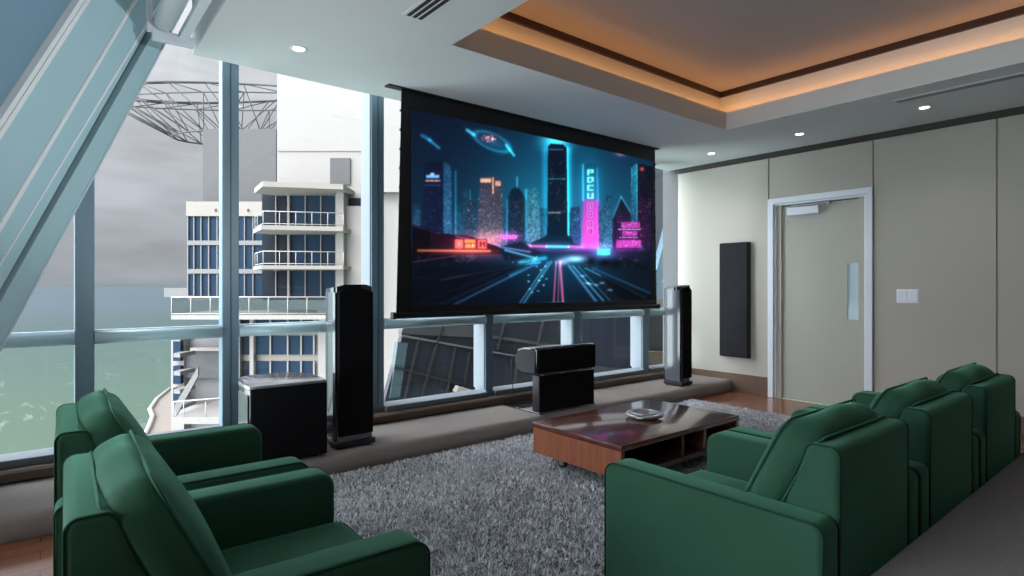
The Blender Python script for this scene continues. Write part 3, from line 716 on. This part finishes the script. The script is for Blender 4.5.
tube(bm, pts, .004, 6); tag(link('speaker_cable', bm, M['rubber']), 'thin black cable hanging from the back of the centre speaker', 'cable')
bm = bmesh.new(); pts = [(1.50+.0*k, 4.10+.01*k, .62-.09*k) for k in range(5)]
pts = [(1.50,4.16,.50),(1.53,4.14,.40),(1.555,4.13,.30),(1.58,4.16,.22),(1.60,4.25,.150)]
tube(bm, pts, .004, 6); tag(link('speaker_cable', bm, M['rubber']), 'thin black cable between the subwoofer and left tower speaker', 'cable')
# wall speaker
ws = thing('wall_speaker', 'slim tall black speaker panel mounted on the beige wall left of the door', 'speaker', (XW, 3.735, .42))
bm = bmesh.new(); box(bm, -.06, 0, -.185, .185, 0, 1.37, bev=.008, seg=2); link('cabinet', bm, M['black_matte'], ws)
bm = bmesh.new(); box(bm, -.078, -.058, -.181, .181, .004, 1.366, bev=.008, seg=2); link('grille', bm, M['charcoal'], ws)

# ------------------------------------------------------------------ coffee table
ct = thing('coffee_table', 'low red walnut coffee table with open shelves on the shag rug', 'table', (2.665, 2.262, .033))
TW, TD, TT, TB = 1.31, .80, .29, .082
B1('tabletop', M['wood_top'], ct, 0, TW, 0, TD, TT-.035, TT, bev=.003, seg=2)
B1('side_panel', M['wood_side'], ct, .004, .036, .004, TD-.004, TB, TT-.035, bev=.002, seg=1)
B1('side_panel', M['wood_side'], ct, TW-.036, TW-.004, .004, TD-.004, TB, TT-.035, bev=.002, seg=1)
B1('shelf', M['wood_in'], ct, .036, TW-.036, .004, TD-.004, TB, TB+.03)
B1('divider', M['wood_in'], ct, .64, .67, .03, TD-.01, TB+.03, TT-.035)
B1('divider', M['wood_side'], ct, .90, .93, .03, TD-.01, TB+.03, TT-.035)
B1('back_panel', M['wood_side'], ct, .036, TW-.036, TD-.02, TD-.004, TB+.03, TT-.035)
for sx in (.10, TW-.10):
    for sy in (.12, TD-.20):
        bm = bmesh.new(); box(bm, sx-.025, sx+.025, sy-.025, sy+.025, .075, .083); box(bm, sx-.018, sx-.014, sy-.02, sy+.02, .022, .078); box(bm, sx+.014, sx+.018, sy-.02, sy+.02, .022, .078)
        cs_ = link('caster', bm, M['steel'], ct)
        bm = bmesh.new(); tube(bm, [(sx-.012,sy,.037),(sx+.012,sy,.037)], .037, 20); link('wheel', bm, M['rubber'], cs_)
ah = thing('ashtray', 'round clear glass ashtray on the coffee table', 'ashtray', (3.385, 2.66, .3235), .4)
ah.scale = (1.08,1.08,1)
bm = bmesh.new(); n = 48
prof = [(.075,0),(.10,.006),(.122,.024),(.125,.034),(.115,.036),(.095,.030),(.085,.014),(.02,.012)]
rings = []
for j, (r, z) in enumerate(prof):
    rg = []
    for k in range(n):
        a = 2*math.pi*k/n; zz = z
        if 2 <= j <= 5 and min(abs((a-q*math.pi/2+math.pi) % (2*math.pi)-math.pi) for q in range(4)) < .14: zz = z-.012
        rg.append(bm.verts.new((r*math.cos(a), r*math.sin(a), zz)))
    rings.append(rg)
for a, b_ in zip(rings, rings[1:]):
    for k in range(n): bm.faces.new((a[k], a[(k+1) % n], b_[(k+1) % n], b_[k])).smooth = True
bm.faces.new(rings[0][::-1]); bm.faces.new(rings[-1])
link('bowl', bm, M['ash_glass'], ah)
bm = bmesh.new(); tube(bm, [(.085*math.cos(a), .085*math.sin(a), .038) for a in np.linspace(0, 2*math.pi, 36, endpoint=False)], .006, 8, closed=True); link('rim', bm, M['steel'], ah)

# ------------------------------------------------------------------ rug
RX0, RX1, RY0, RY1 = .35, 5.60, .72, 3.74
rug = thing('shag_rug', 'thick grey shag rug under the coffee table and armchairs', 'rug', (0,0,0))
B1('backing', M['rugbase'], rug, RX0, RX1, RY0, RY1, 0, .010)
nb = 210000
x = RNG.uniform(RX0, RX1, nb); y = RNG.uniform(RY0, RY1, nb)
keep = ~((x > 3.2)&(x < 5.5)&(y < 1.2))
x, y = x[keep], y[keep]; nb = len(x)
a = RNG.uniform(0, 2*np.pi, nb); l = RNG.uniform(.006, .020, nb); h = RNG.uniform(.016, .030, nb); wv = RNG.uniform(.0020, .0036, nb)
cl = .012*np.sin(x*37+3*np.sin(y*23))*np.cos(y*41+2*np.sin(x*19))
bx, by = np.cos(a+1.57)*wv, np.sin(a+1.57)*wv
v0 = np.stack([x-bx, y-by, np.full(nb,.009)], 1); v1 = np.stack([x+bx, y+by, np.full(nb,.009)], 1)
tx, ty = x+np.cos(a)*l+cl, y+np.sin(a)*l+cl
v2 = np.stack([tx+bx*.8, ty+by*.8, h], 1); v3 = np.stack([tx-bx*.8, ty-by*.8, h+.001], 1)
V = np.stack([v0, v1, v2, v3], 1).reshape(-1, 3); F = np.arange(nb*4, dtype=np.int32)
me = bpy.data.meshes.new('pile'); me.vertices.add(nb*4); me.vertices.foreach_set('co', V.ravel().astype(np.float32))
me.loops.add(nb*4); me.loops.foreach_set('vertex_index', F); me.polygons.add(nb); me.polygons.foreach_set('loop_start', np.arange(0, nb*4, 4, dtype=np.int32))
try: me.polygons.foreach_set('loop_total', np.full(nb, 4, dtype=np.int32))
except Exception: pass
me.update()
rm = pmat('grey shag yarn', (.40,.415,.44), rough=.9, spec=.1)
N, L = rm.node_tree.nodes, rm.node_tree.links; gi = N.new('ShaderNodeNewGeometry'); cr = N.new('ShaderNodeValToRGB')
cr.color_ramp.elements[0].color = (.36,.375,.41,1); cr.color_ramp.elements[1].color = (.90,.92,.96,1)
L.new(gi.outputs['Random Per Island'], cr.inputs[0]); L.new(cr.outputs[0], rm.node_tree.nodes['Principled BSDF'].inputs['Base Color'])
me.materials.append(rm); pl = bpy.data.objects.new('pile', me); C.objects.link(pl); pl.parent = rug; pl['kind'] = 'stuff'

# ------------------------------------------------------------------ armchairs
def cushion(w, d, h, bulge=.02, rnd=.045, seed=0, wrinkle=.0, nx=26, ny=14, nz=10):
    """soft box centred at the origin with crowned faces"""
    bm = bmesh.new(); bmesh.ops.create_cube(bm, size=2)
    bmesh.ops.subdivide_edges(bm, edges=bm.edges[:], cuts=15, use_grid_fill=True)
    rs = random.Random(seed); ph = [rs.uniform(0, 6.28) for _ in range(6)]
    for v in bm.verts:
        x, y, z = v.co
        X, Y, Z = x*w/2, y*d/2, z*h/2
        # round the box
        ix = max(-w/2+rnd, min(w/2-rnd, X)); iy = max(-d/2+rnd, min(d/2-rnd, Y)); iz = max(-h/2+rnd, min(h/2-rnd, Z))
        q = Vector((X-ix, Y-iy, Z-iz))
        if q.length > 1e-9:
            q = q.normalized()*rnd
        p = Vector((ix, iy, iz))+q
        fx, fy, fz = (1-x*x), (1-y*y), (1-z*z)
        p.z += z*bulge*fx*fy; p.y += y*bulge*fx*fz*.8; p.x += x*bulge*.5*fy*fz
        if wrinkle:
            p.z += wrinkle*math.sin(9*p.x+14*p.y+ph[0])*math.sin(17*p.x-6*p.y+ph[1])*fx
            p.y += wrinkle*.8*math.sin(22*p.x+5*p.z+ph[2])*math.exp(-abs(abs(x)-.85)*4)*math.copysign(1, y)
        v.co = p
    for f in bm.faces: f.smooth = True
    return bm
def loop_pts(w, h, r, n=6):
    out = []
    for cx, cy, a0 in [(w/2-r, h/2-r, 0), (-w/2+r, h/2-r, 90), (-w/2+r, -h/2+r, 180), (w/2-r, -h/2+r, 270)]:
        for k in range(n+1):
            a = math.radians(a0+90*k/n); out.append((cx+r*math.cos(a), cy+r*math.sin(a)))
    return out
def armchair():
    t = thing('armchair', 'green velvet armchair nearest the camera in the row of three facing the screen', 'armchair', (0,0,0), 0, 'green velvet armchairs')
    vm, pm = M['velvet'], M['piping']; sp_ = M['velvet']
    HW, AW, D = .395, .113, .79           # half width, arm width, depth; back at y=0, front at y=D
    bm = bmesh.new(); box(bm, -HW+AW, HW-AW, .03, D-.01, .06, .27, bev=.012, seg=2); autosmooth(link('seat_base', bm, vm, t))
    for s in (-1, 1):
        x0, x1 = sorted((s*HW, s*(HW-AW)))
        bm = bmesh.new()
        pr = round_poly([(0,.05),(D,.05),(D,.60),(0,.60)], [.02,.02,.055,.035])
        soft_prism(bm, pr, 'X', x0, x1, .018)
        ar = autosmooth(link('arm', bm, vm, t), .8)
        xo = s*(HW-.004)
        path = [p for p in pr if p[1] > .05+1e-4 and not (p[1] < .1 and p[0] > .1)]
        up = [p for p in pr if p[1] > .1]
        bm = bmesh.new(); tube(bm, [(xo, D-.003, .08)]+[(xo, min(y, D-.003), z-.003) for y, z in up]+[(xo, .003, .08)], .0032, 6); link('piping', bm, pm, ar)
    # back frame: wedge, upright at the rear
    pr = round_poly([(0,.06),(0,.80),(.088,.80),(.165,.58),(.235,.36),(.235,.06)], [.01,.028,.028,0,0,.01])
    bm = bmesh.new(); soft_prism(bm, pr, 'X', -HW+AW-.003, HW-AW+.003, .016); bk = autosmooth(link('back_frame', bm, vm, t), .7)
    xx = HW-AW-.002
    for s in (-1, 1):
        bm = bmesh.new(); tube(bm, [(s*xx, .002, .10)]+[(s*xx, y+.001, z-.002) for y, z in pr if z > .5], .003, 6); link('piping', bm, pm, bk)
    # seat cushion
    sw_, sd, sh = 2*(HW-AW)-.01, .64, .17
    o = link('seat_cushion', cushion(sw_, sd, sh, .012, .03, 3, .0015), vm, t, (0, .81-sd/2, .348))
    for zz in (.068, -.068):
        bm = bmesh.new(); tube(bm, [(p[0], p[1], zz) for p in loop_pts(sw_-.008, sd-.004, .035)], .0045, 6, closed=True); link('piping', bm, pm, o)
    # back cushion leaning on the wedge
    cw, ch, cd = 2*(HW-AW)-.0, .435, .145
    tilt = math.radians(26)
    o = link('back_cushion', cushion(cw, cd, ch, .030, .055, 5, .007), vm, t, (0, .205, .634), (tilt, 0, 0))
    for yy in (cd/2-.02, -cd/2+.02):
        bm = bmesh.new(); tube(bm, [(p[0], yy, p[1]) for p in loop_pts(cw-.004, ch+.006, .055)], .0045, 6, closed=True); link('piping', bm, sp_, o)
    for sx in (-HW+.06, HW-.06):
        for sy in (.06, D-.08):
            bm = bmesh.new(); cyl(bm, sx, sy, 0, .052, .018, 14, .024); link('foot', bm, M['black_matte'], t)
    return t
ch0 = armchair()
ch0.location = (2.05, .70, .032); ch0.scale = (1, 1, .968)
dup(ch0, (2.845, .70, .032), 0, 'middle green velvet armchair of the row of three facing the screen')
dup(ch0, (3.64, .70, .032), 0, 'farthest green velvet armchair of the three in a row, nearest the door')
dup(ch0, (.042, 1.73, .032), math.radians(-91.5), 'green velvet armchair at left, the one nearer the camera').scale = (1, .965, .968)
dup(ch0, (.042, 2.60, .032), math.radians(-91.5), 'green velvet armchair at left, the farther one, closest to the windows').scale = (1, .965, .968)

# ------------------------------------------------------------------ outside
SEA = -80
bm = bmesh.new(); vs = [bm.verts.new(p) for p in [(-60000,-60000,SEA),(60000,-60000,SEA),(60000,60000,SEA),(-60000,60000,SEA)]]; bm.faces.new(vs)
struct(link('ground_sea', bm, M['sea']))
# frame of the neighbouring tower: u to the right, v away, both turned with the tower
def OP(u, v, z): return Vector((u*FY+v*FX, -u*FX+v*FY, z))
OM = Matrix(((FY, FX, 0, 0), (-FX, FY, 0, 0), (0, 0, 1, 0), (0, 0, 0, 1)))
K = 50/582
def U(px, k=1): return (px-512)*K*k
def Z(py, k=1): return EYE+(286-py)*K*k
# beach
bm = bmesh.new()
def gp(px, py): d = 582*(EYE-SEA-.4)/(py-286); return OP((px-512)/582*d, d, SEA+.4)
vs = [bm.verts.new(gp(*p)) for p in [(168,390),(158,400),(151,410),(154,417),(150,428),(128,470),(60,640),(300,640),(300,388)]]
bm.faces.new(vs); struct(link('ground_beach', bm, M['sand']))
bm = bmesh.new()
tube(bm, [gp(*p)+Vector((0,0,.3)) for p in [(170,389),(157,399.5),(150,410),(153,417),(149,428),(127,470)]], 1.5, 6); struct(link('ground_surf', bm, M['ewhite']))

def ob(bm, px0, px1, py0, py1, v0, v1, mi=0):
    k = v0/50
    box(bm, U(px0,k), U(px1,k), v0, v1, Z(py1,k), Z(py0,k), mi=mi, mtx=OM)
def part(name, mat, parent, *a):
    bm = bmesh.new(); ob(bm, *a); return link(name, bm, mat, parent)
def winrow(parent, xs, y0, y1, v, mats, frame=None):
    for i in range(len(xs)-1):
        o = part('window', mats[i % len(mats)], parent, xs[i]+.5, xs[i+1]-.5, y0, y1, v, v+.3)

# far block: grey drum with lattice crown, white parapet, blue glass floors
tA = thing('apartment_tower', 'distant tower with blue glass floors, white parapet and grey drum', 'building')
part('roof_drum', M['bgrey'], tA, 203, 276, 129, 215, 58, 70)
part('parapet', M['bcream'], tA, 186, 263, 201.5, 216, 55.0, 66)
part('wall', M['bgrey2'], tA, 187.5, 263, 216, 300, 55.6, 66)
for (y0, y1) in [(216,240.5),(245.5,269),(274,297)]:
    for x in (187, 193.2, 200.3, 208, 216.4, 235.5, 243.8, 252.3): part('window_bar', M['bgrey2'], tA, x, x+1.1, y0, y1, 55.15, 55.4)
    for (x0, x1) in [(187.5,193.5),(194,200.5),(201,208),(209.5,216.5),(217,224),(236,243.5),(244.5,252),(253,262)]:
        part('window', M['bglass'], tA, x0, x1, y0, y1, 55.3, 55.6)
for (y0, y1) in [(240.5,245),(269,273.5)]: part('floor_band', M['bgrey2'], tA, 187, 263, y0, y1, 55.1, 55.4)
for x in (214.5, 247): part('vent_hole', M['gapdark'], tA, x, x+1.5, 209, 211.5, 54.9, 55)
lt = thing('rooftop_lattice', 'curved steel lattice truss ring on the grey drum of the far tower', 'truss')
bm = bmesh.new(); rs = random.Random(4); v0 = 60; k = v0/50
cx, cz0, cz1, R0, R1 = U(238,k*1.1), Z(93,k*1.1), Z(126,k), 15.0, 7.2
top, mid, bot = [], [], []
n = 22
for i in range(n):
    a = 2*math.pi*i/n
    top.append(Vector((cx+R0*math.cos(a), v0+6+R0*.22*math.sin(a), cz0+(.35*math.sin(a*2)))))
    mid.append(Vector((cx+(R0+.4)*math.cos(a), v0+6+R0*.22*math.sin(a), cz0-1.0)))
    bot.append(Vector((cx+R1*math.cos(a+.14), v0+6+R1*.5*math.sin(a+.14), cz1+.2)))
T = lambda p: OM @ p
for ring, r in ((top,.10),(mid,.08),(bot,.10)): tube(bm, [T(p) for p in ring], r, 5, closed=True)
for i in range(n):
    j = (i+1) % n
    for p, q in ((top[i], mid[j]), (mid[i], bot[i]), (mid[j], bot[i]), (top[i], bot[j]), (top[i], top[(i+3) % n])):
        tube(bm, [T(p), T(q)], .06, 4)
link('truss', bm, M['lattice'], lt)
# main white tower
tB = thing('white_tower', 'tall plain white tower with curved balconies and dark windows', 'building')
part('tower_wall', M['bwhite'], tB, 277, 372, -160, 192, 52, 58)
part('tower_wall', M['bwhite'], tB, 338, 420, 192, 640, 52, 58)
part('tower_wall', M['bwhite'], tB, 366, 470, -160, 192, 51, 58)
part('tower_wall', M['bwhite'], tB, 318, 345, 310, 640, 51.2, 60)
part('panel_joint', M['bcream'], tB, 277, 366, 150.5, 151.1, 51.9, 52)
part('louver', M['bgrey'], tB, 330, 350, 158, 184.5, 51.8, 52)
part('pier', M['bwhite'], tB, 336, 343.5, 191, 300, 50.2, 52)
part('recess', M['bglass2'], tB, 343.5, 366, 198, 207, 51.7, 52)
part('return_wall', M['bwhite'], tB, 337, 372, 206, 330, 51, 52)
part('recess_wall', M['bglass2'], tB, 262, 338, 190, 300, 52.5, 60)
for yt, yb in [(192,226),(229,266),(269,297)]:
    for (x0, x1, mm) in [(264,275,'bglass2'),(276,286,'bglass2'),(290,304.5,'bglass'),(305.5,320,'bglass'),(321,335,'bglass')]:
        part('window', M[mm], tB, x0, x1, yt+2, yb, 52.0, 52.5)
    part('window_post', M['bwhite'], tB, 287, 289.3, yt, yb, 51.7, 52.5)
    for x in (275.2, 304.6, 320.2, 335.2): part('window_bar', M['bwhite'], tB, x, x+.9, yt, yb, 51.85, 52.1)
def slab_px(name, pts, z0, z1, mat, parent):
    bm = bmesh.new(); prism(bm, [(u, v) for u, v in pts], 'Z', z0, z1, mtx=OM); return link(name, bm, mat, parent)
def balcony(py_l, th, xl, xr, rail=True):
    # curved slab: front edge sweeps back to the left end
    z1 = EYE+(Z(py_l)-EYE)*.96; z0 = z1-th*K*.7
    ul, ur = U(xl)*1.005, U(xr)*.96
    pts = [(ur, 48.6), (ur, 53)]; 
    pts += [(ul+2.5, 53)] 
    for k in range(9):
        a = k/8*math.pi/2; pts.append((ul+2.5-2.5*math.cos(math.pi/2-a)*1.0 if False else ul+2.2*(1-math.sin(math.pi/2-a)), 47.2+3.5*math.sin(math.pi/2-a)))
    s = slab_px('balcony_slab', pts, z0, z1, M['bcream'], tB)
    if rail:
        zr = z1+1.15; line = [(p[0]+.1, p[1]+.12) for p in pts[3:]]+[(ur, 48.7)]
        bm = bmesh.new(); tube(bm, [OP(u, v, zr) for u, v in line], .04, 6); tube(bm, [OP(u, v, z1+.15) for u, v in line], .03, 6)
        for i in range(0, 6): 
            u, v = line[-2][0]+(ur-line[-2][0])*i/5, line[-2][1]+(48.7-line[-2][1])*i/5; tube(bm, [OP(u, v, z1), OP(u, v, zr)], .035, 5)
        for i in (0, 4): tube(bm, [OP(*line[i], z1), OP(*line[i], zr)], .035, 5)
        link('balcony_rail', bm, M['ewhite'], tB)
balcony(183, 7, 252, 341, rail=False)
balcony(226, 6, 251, 341); balcony(265.5, 5, 251, 341)
# wide terrace below
slab_px('terrace_slab', [(U(332)*.95,48.5),(U(332)*.95,56),(U(172)*.98,56),(U(170)*.97,50.5),(U(176)*.97,48.6)], Z(319,.97), Z(314,.97), M['bcream'], tB)
part('terrace_edge', M['bwhite'], tB, 171, 330, 315, 319.5, 48.3, 48.6)
bm = bmesh.new(); zt, zb = Z(297,.966), Z(315,.966)
ln = [(U(171)*.97,52),(U(171)*.966,48.4),(U(326)*.966,48.4)]
tube(bm, [OP(u,v,zt) for u,v in ln], .06, 6); tube(bm, [OP(u,v,zb+.1) for u,v in ln], .04, 6)
for i in range(9): u = ln[1][0]+(ln[2][0]-ln[1][0])*i/8; tube(bm, [OP(u,48.4,zb), OP(u,48.4,zt)], .045, 5)
link('terrace_rail', bm, M['ewhite'], tB)
bm = bmesh.new(); box(bm, ln[1][0], ln[2][0], 48.42, 48.45, zb, zt, mtx=OM); link('terrace_glass', bm, glass_mat('rail glass', (.72,.74,.72), .015), tB)
# lower blue window grid
part('lower_wall', M['bcream'], tB, 225, 319, 320, 640, 52.3, 60)
for (y0, y1) in [(316.5,327),(336,354.5),(361.5,379),(386,404),(412,430)]:
    for (x0, x1) in [(254.5,269),(271.5,286.5),(288.5,300),(301.5,313)]: part('window', M['bglass'], tB, x0, x1, y0, y1, 52.0, 52.3)
    part('window', M['bglass2'], tB, 240, 249, y0, y1, 52.0, 52.3)
    for x in (253.6, 269.4, 286.8, 300.2, 313): part('window_bar', M['bwhite'], tB, x, x+1.5, y0-.5, y1+.5, 51.8, 52.1)
part('lower_pier', M['bwhite'], tB, 249.5, 253.5, 318, 640, 51.6, 52.3); part('lower_pier', M['bwhite'], tB, 237, 239.5, 318, 640, 51.6, 52.3)
# stair hall behind the mullion, lower terrace
part('stair_hall', M['bgrey2'], tB, 182, 226, 338, 640, 54, 62)
part('stair_wall', M['bgrey'], tB, 184, 226, 351, 378, 53.2, 54)
part('side_window', M['bglass'], tB, 173, 180.5, 341, 361, 52.5, 53); part('side_window', M['bglass'], tB, 173, 180.5, 366, 384, 52.5, 53); part('side_window', M['bglass'], tB, 173, 180.5, 388, 405, 52.5, 53)
part('side_wall', M['bwhite'], tB, 171, 184, 336, 640, 53, 56)
bm = bmesh.new(); prism(bm, [(U(175)*.96,Z(404,.96)),(U(198)*.96,Z(367,.96)),(U(198)*.96,Z(376,.96)),(U(176)*.96,Z(416,.96))], 'Y', 48, 48.2, mtx=OM); link('ramp_wall', bm, M['bgrey2'], tB)
bm = bmesh.new(); box(bm, U(173)*.94, U(236)*.94, 47, 54, Z(424,.94), Z(417,.94), mtx=OM); link('lower_terrace', bm, M['bwhite'], tB)
part('lower_floor', M['bwhite'], tB, 176, 236, 405, 417, 52.6, 53.2); part('ledge', M['bwhite'], tB, 190, 220, 348, 351, 52.8, 53.4)
bm = bmesh.new(); zt, zb = Z(402,.94), Z(418,.94); tube(bm, [OP(U(173)*.94,47.1,zt), OP(U(236)*.94,47.1,Z(397,.94))], .06, 6)
for x in (173,183,205,226): tube(bm, [OP(U(x)*.94,47.1,zb), OP(U(x)*.94,47.1,zt)], .045, 5)
link('lower_rail', bm, M['ewhite'], tB)
for k, y in enumerate((336,352,370,388,404)):
    bm = bmesh.new(); prism(bm, [(U(176)*.98+.0,49.6),(U(176)*.98,52),(U(166)*.98,51),(U(168)*.98,49.8)], 'Z', Z(y+5), Z(y+1), mtx=OM); link('balcony_fin', bm, M['bgrey2'], tB)
# far low strip on the coast behind
part('far_quay', M['bgrey2'], tB, 164, 187, 288, 297, 120, 150)

# dark leaning glass building seen under the screen
tC = thing('leaning_glass_building', 'dark leaning glass facade seen through the low panes under the screen', 'building')
YD = 9.0
def fpt(px, py, Y=YD):
    t = (px-512)/582; d = Y/(FY-t*FX); return Vector((d*(FX+t*FY), Y, EYE+(286-py)/582*d))
def fpoly(name, pts, mat, off=0, th=.12):
    bm = bmesh.new(); a = [fpt(*p, Y=YD+off) for p in pts]; n = len(a)
    A = [bm.verts.new(p) for p in a]; Bv = [bm.verts.new(p+Vector((0,th,0))) for p in a]
    bm.faces.new(A); bm.faces.new(Bv[::-1])
    for i in range(n): bm.faces.new((A[i], Bv[i], Bv[(i+1) % n], A[(i+1) % n]))
    bmesh.ops.recalc_face_normals(bm, faces=bm.faces[:]); return link(name, bm, mat, tC)
fpoly('facade_glass', [(412,300),(658,295),(664,470),(366,470)], M['dfac'])
fpoly('spandrel', [(404,326),(476,326),(476,337.5),(401,334)], M['dfac2'], -.05); fpoly('spandrel', [(493,335),(560,345),(560,348),(493,338.5)], M['dfac2'], -.05)
fpoly('frame_line', [(402,334.5),(520,356),(520,357.5),(401,336.5)], M['bgrey'], -.07)
fpoly('frame_line', [(395,366),(520,398),(520,400),(394,368)], M['dfrm'], -.07)
for (a, b_) in [((437,344),(421,400)),((419,340),(405,400)),((456,346),(446,400)),((470,352),(462,400)),((443,326),(437,343)),((506,320),(498,350)),((545,318),(538,346)),((519,356),(514,400))]:
    fpoly('frame_line', [a, (a[0]+1.2, a[1]), (b_[0]+1.2, b_[1]), b_], M['dfrm'], -.08)
fpoly('bright_pane', [(398,342),(408,343),(400,397),(390,398)], pmat('reflecting pane', (.04,.065,.075), rough=.2), -.03)
fpoly('ledge', [(459,386),(476,391),(476,394),(456,392)], M['bcream'], -.2)
fpoly('navy_panel', [(582,318),(640,316),(622,370),(580,368)], pmat('navy glass', (.009,.010,.024), rough=.4), -.06)
fpoly('grey_ledge', [(594,366),(640,370),(636,378),(594,378)], M['dfac2'], -.12)
# slanted pier and stone parapet beyond the far corner of the windows
tD = thing('slanted_pier', 'pale slanted concrete pier outside, seen just right of the screen', 'pier', (0,0,0))
def qd(name, pts, mat, Y, th=.2):
    bm = bmesh.new(); a = [fpt(*p, Y=Y) for p in pts]; A = [bm.verts.new(p) for p in a]; Bv = [bm.verts.new(p+Vector((0,th,0))) for p in a]; n = len(a)
    bm.faces.new(A); bm.faces.new(Bv[::-1])
    for i in range(n): bm.faces.new((A[i], Bv[i], Bv[(i+1) % n], A[(i+1) % n]))
    bmesh.ops.recalc_face_normals(bm, faces=bm.faces[:]); return link(name, bm, mat, tD)
qd('pier_wall', [(645,120),(700,120),(700,210),(672,211),(655,280),(645,290)], pmat('blue grey outer wall', (.065,.075,.09), rough=.6), 6.0)
qd('pier_edge', [(676,196),(684,196),(661,284),(653,284)], M['mullion'], 5.9)
qd('parapet', [(640,283),(700,283),(700,302),(640,302)], M['mullion'], 7.2); qd('coping', [(645,299),(700,299),(700,308),(645,308)], M['bcream'], 6.9)
qd('stone_base', [(645,352),(700,352),(700,420),(645,420)], M['brown'], 6.2); qd('dark_opening', [(645,308),(700,308),(700,352),(645,352)], M['dfac'], 6.4)

# ------------------------------------------------------------------ world and lights
w = bpy.data.worlds.new('overcast'); bpy.context.scene.world = w; w.use_nodes = True
N, L = w.node_tree.nodes, w.node_tree.links; bg = N['Background']
tc = N.new('ShaderNodeTexCoord'); sp = N.new('ShaderNodeSeparateXYZ'); L.new(tc.outputs['Generated'], sp.inputs[0])
cr = N.new('ShaderNodeValToRGB'); e = cr.color_ramp.elements
e[0].position = .0; e[0].color = (.30,.34,.37,1); e[1].position = 1; e[1].color = (.95,.98,1.05,1)
for p, col in [(.012,(.36,.38,.40,1)),(.05,(.38,.39,.42,1)),(.14,(.43,.435,.47,1)),(.24,(.56,.565,.60,1)),(.35,(.72,.72,.75,1))]:
    k = cr.color_ramp.elements.new(p); k.color = col
L.new(sp.outputs['Z'], cr.inputs[0])
mp = N.new('ShaderNodeMapping'); mp.inputs['Scale'].default_value = (2.2,2.2,7); L.new(tc.outputs['Generated'], mp.inputs[0])
nz = N.new('ShaderNodeTexNoise'); nz.inputs['Scale'].default_value = 1.6; nz.inputs['Detail'].default_value = 6; nz.inputs['Roughness'].default_value = .5; nz.inputs['Distortion'].default_value = .3; L.new(mp.outputs[0], nz.inputs['Vector'])
mr = N.new('ShaderNodeMapRange'); mr.inputs[1].default_value = .35; mr.inputs[2].default_value = .65; mr.inputs[3].default_value = .90; mr.inputs[4].default_value = 1.46; L.new(nz.outputs['Fac'], mr.inputs[0])
vm = N.new('ShaderNodeVectorMath'); vm.operation = 'SCALE'; L.new(cr.outputs[0], vm.inputs[0]); L.new(mr.outputs[0], vm.inputs['Scale'])
dn = N.new('ShaderNodeVectorMath'); dn.operation = 'DOT_PRODUCT'; dn.inputs[1].default_value = Vector((-1,.10,.22)).normalized(); L.new(tc.outputs['Generated'], dn.inputs[0])
lb = N.new('ShaderNodeMapRange'); lb.interpolation_type = 'SMOOTHSTEP'; lb.inputs[1].default_value = .1; lb.inputs[2].default_value = 1; lb.inputs[3].default_value = 1.0; lb.inputs[4].default_value = 15.0; L.new(dn.outputs['Value'], lb.inputs[0])
L.new(vm.outputs[0], bg.inputs[0]); L.new(lb.outputs[0], bg.inputs[1])
sun = bpy.data.lights.new('sun', 'SUN'); sun.energy = 1.2; sun.angle = math.radians(25); sun.color = (1,.97,.92)
so = bpy.data.objects.new('sun', sun); C.objects.link(so)
dv = Vector((.75,.45,-.75)); so.rotation_euler = dv.to_track_quat('-Z','Y').to_euler()

def spot(name, loc, to, e, size, col=(1,1,1), r=.25):
    l = bpy.data.lights.new(name, 'SPOT'); l.energy = e; l.spot_size = math.radians(size); l.spot_blend = 1; l.color = col; l.shadow_soft_size = r
    o = bpy.data.objects.new(name, l); C.objects.link(o); o.location = loc
    o.rotation_euler = (Vector(to)-Vector(loc)).to_track_quat('-Z','Y').to_euler()
spot('facade_fill', (2.73,-2.6,1.5), (-.6,3.9,2.7), 720, 42, (.9,.97,1), .04)  # added fill spot behind the camera, brightens the left cladding
spot('ceiling_fill', (.2,3.6,.4), (2.0,3.6,2.8), 60, 130, (.85,.96,1), .05)  # added low fill spot, lifts the ceiling near the windows
# ------------------------------------------------------------------ camera
cam = bpy.data.cameras.new('camera'); cam.sensor_width = 36; cam.lens = 582/1024*36; cam.clip_end = 100000; cam.clip_start = .05
cam.shift_y = -2/1024
co = bpy.data.objects.new('camera', cam); C.objects.link(co); co.location = (0,0,EYE)
co.rotation_euler = (math.pi/2, 0, -(math.pi/2-YAW))
bpy.context.scene.camera = co
vs_ = bpy.context.scene.view_settings; vs_.view_transform = 'Standard'; vs_.look = 'None'; vs_.exposure = 0.0
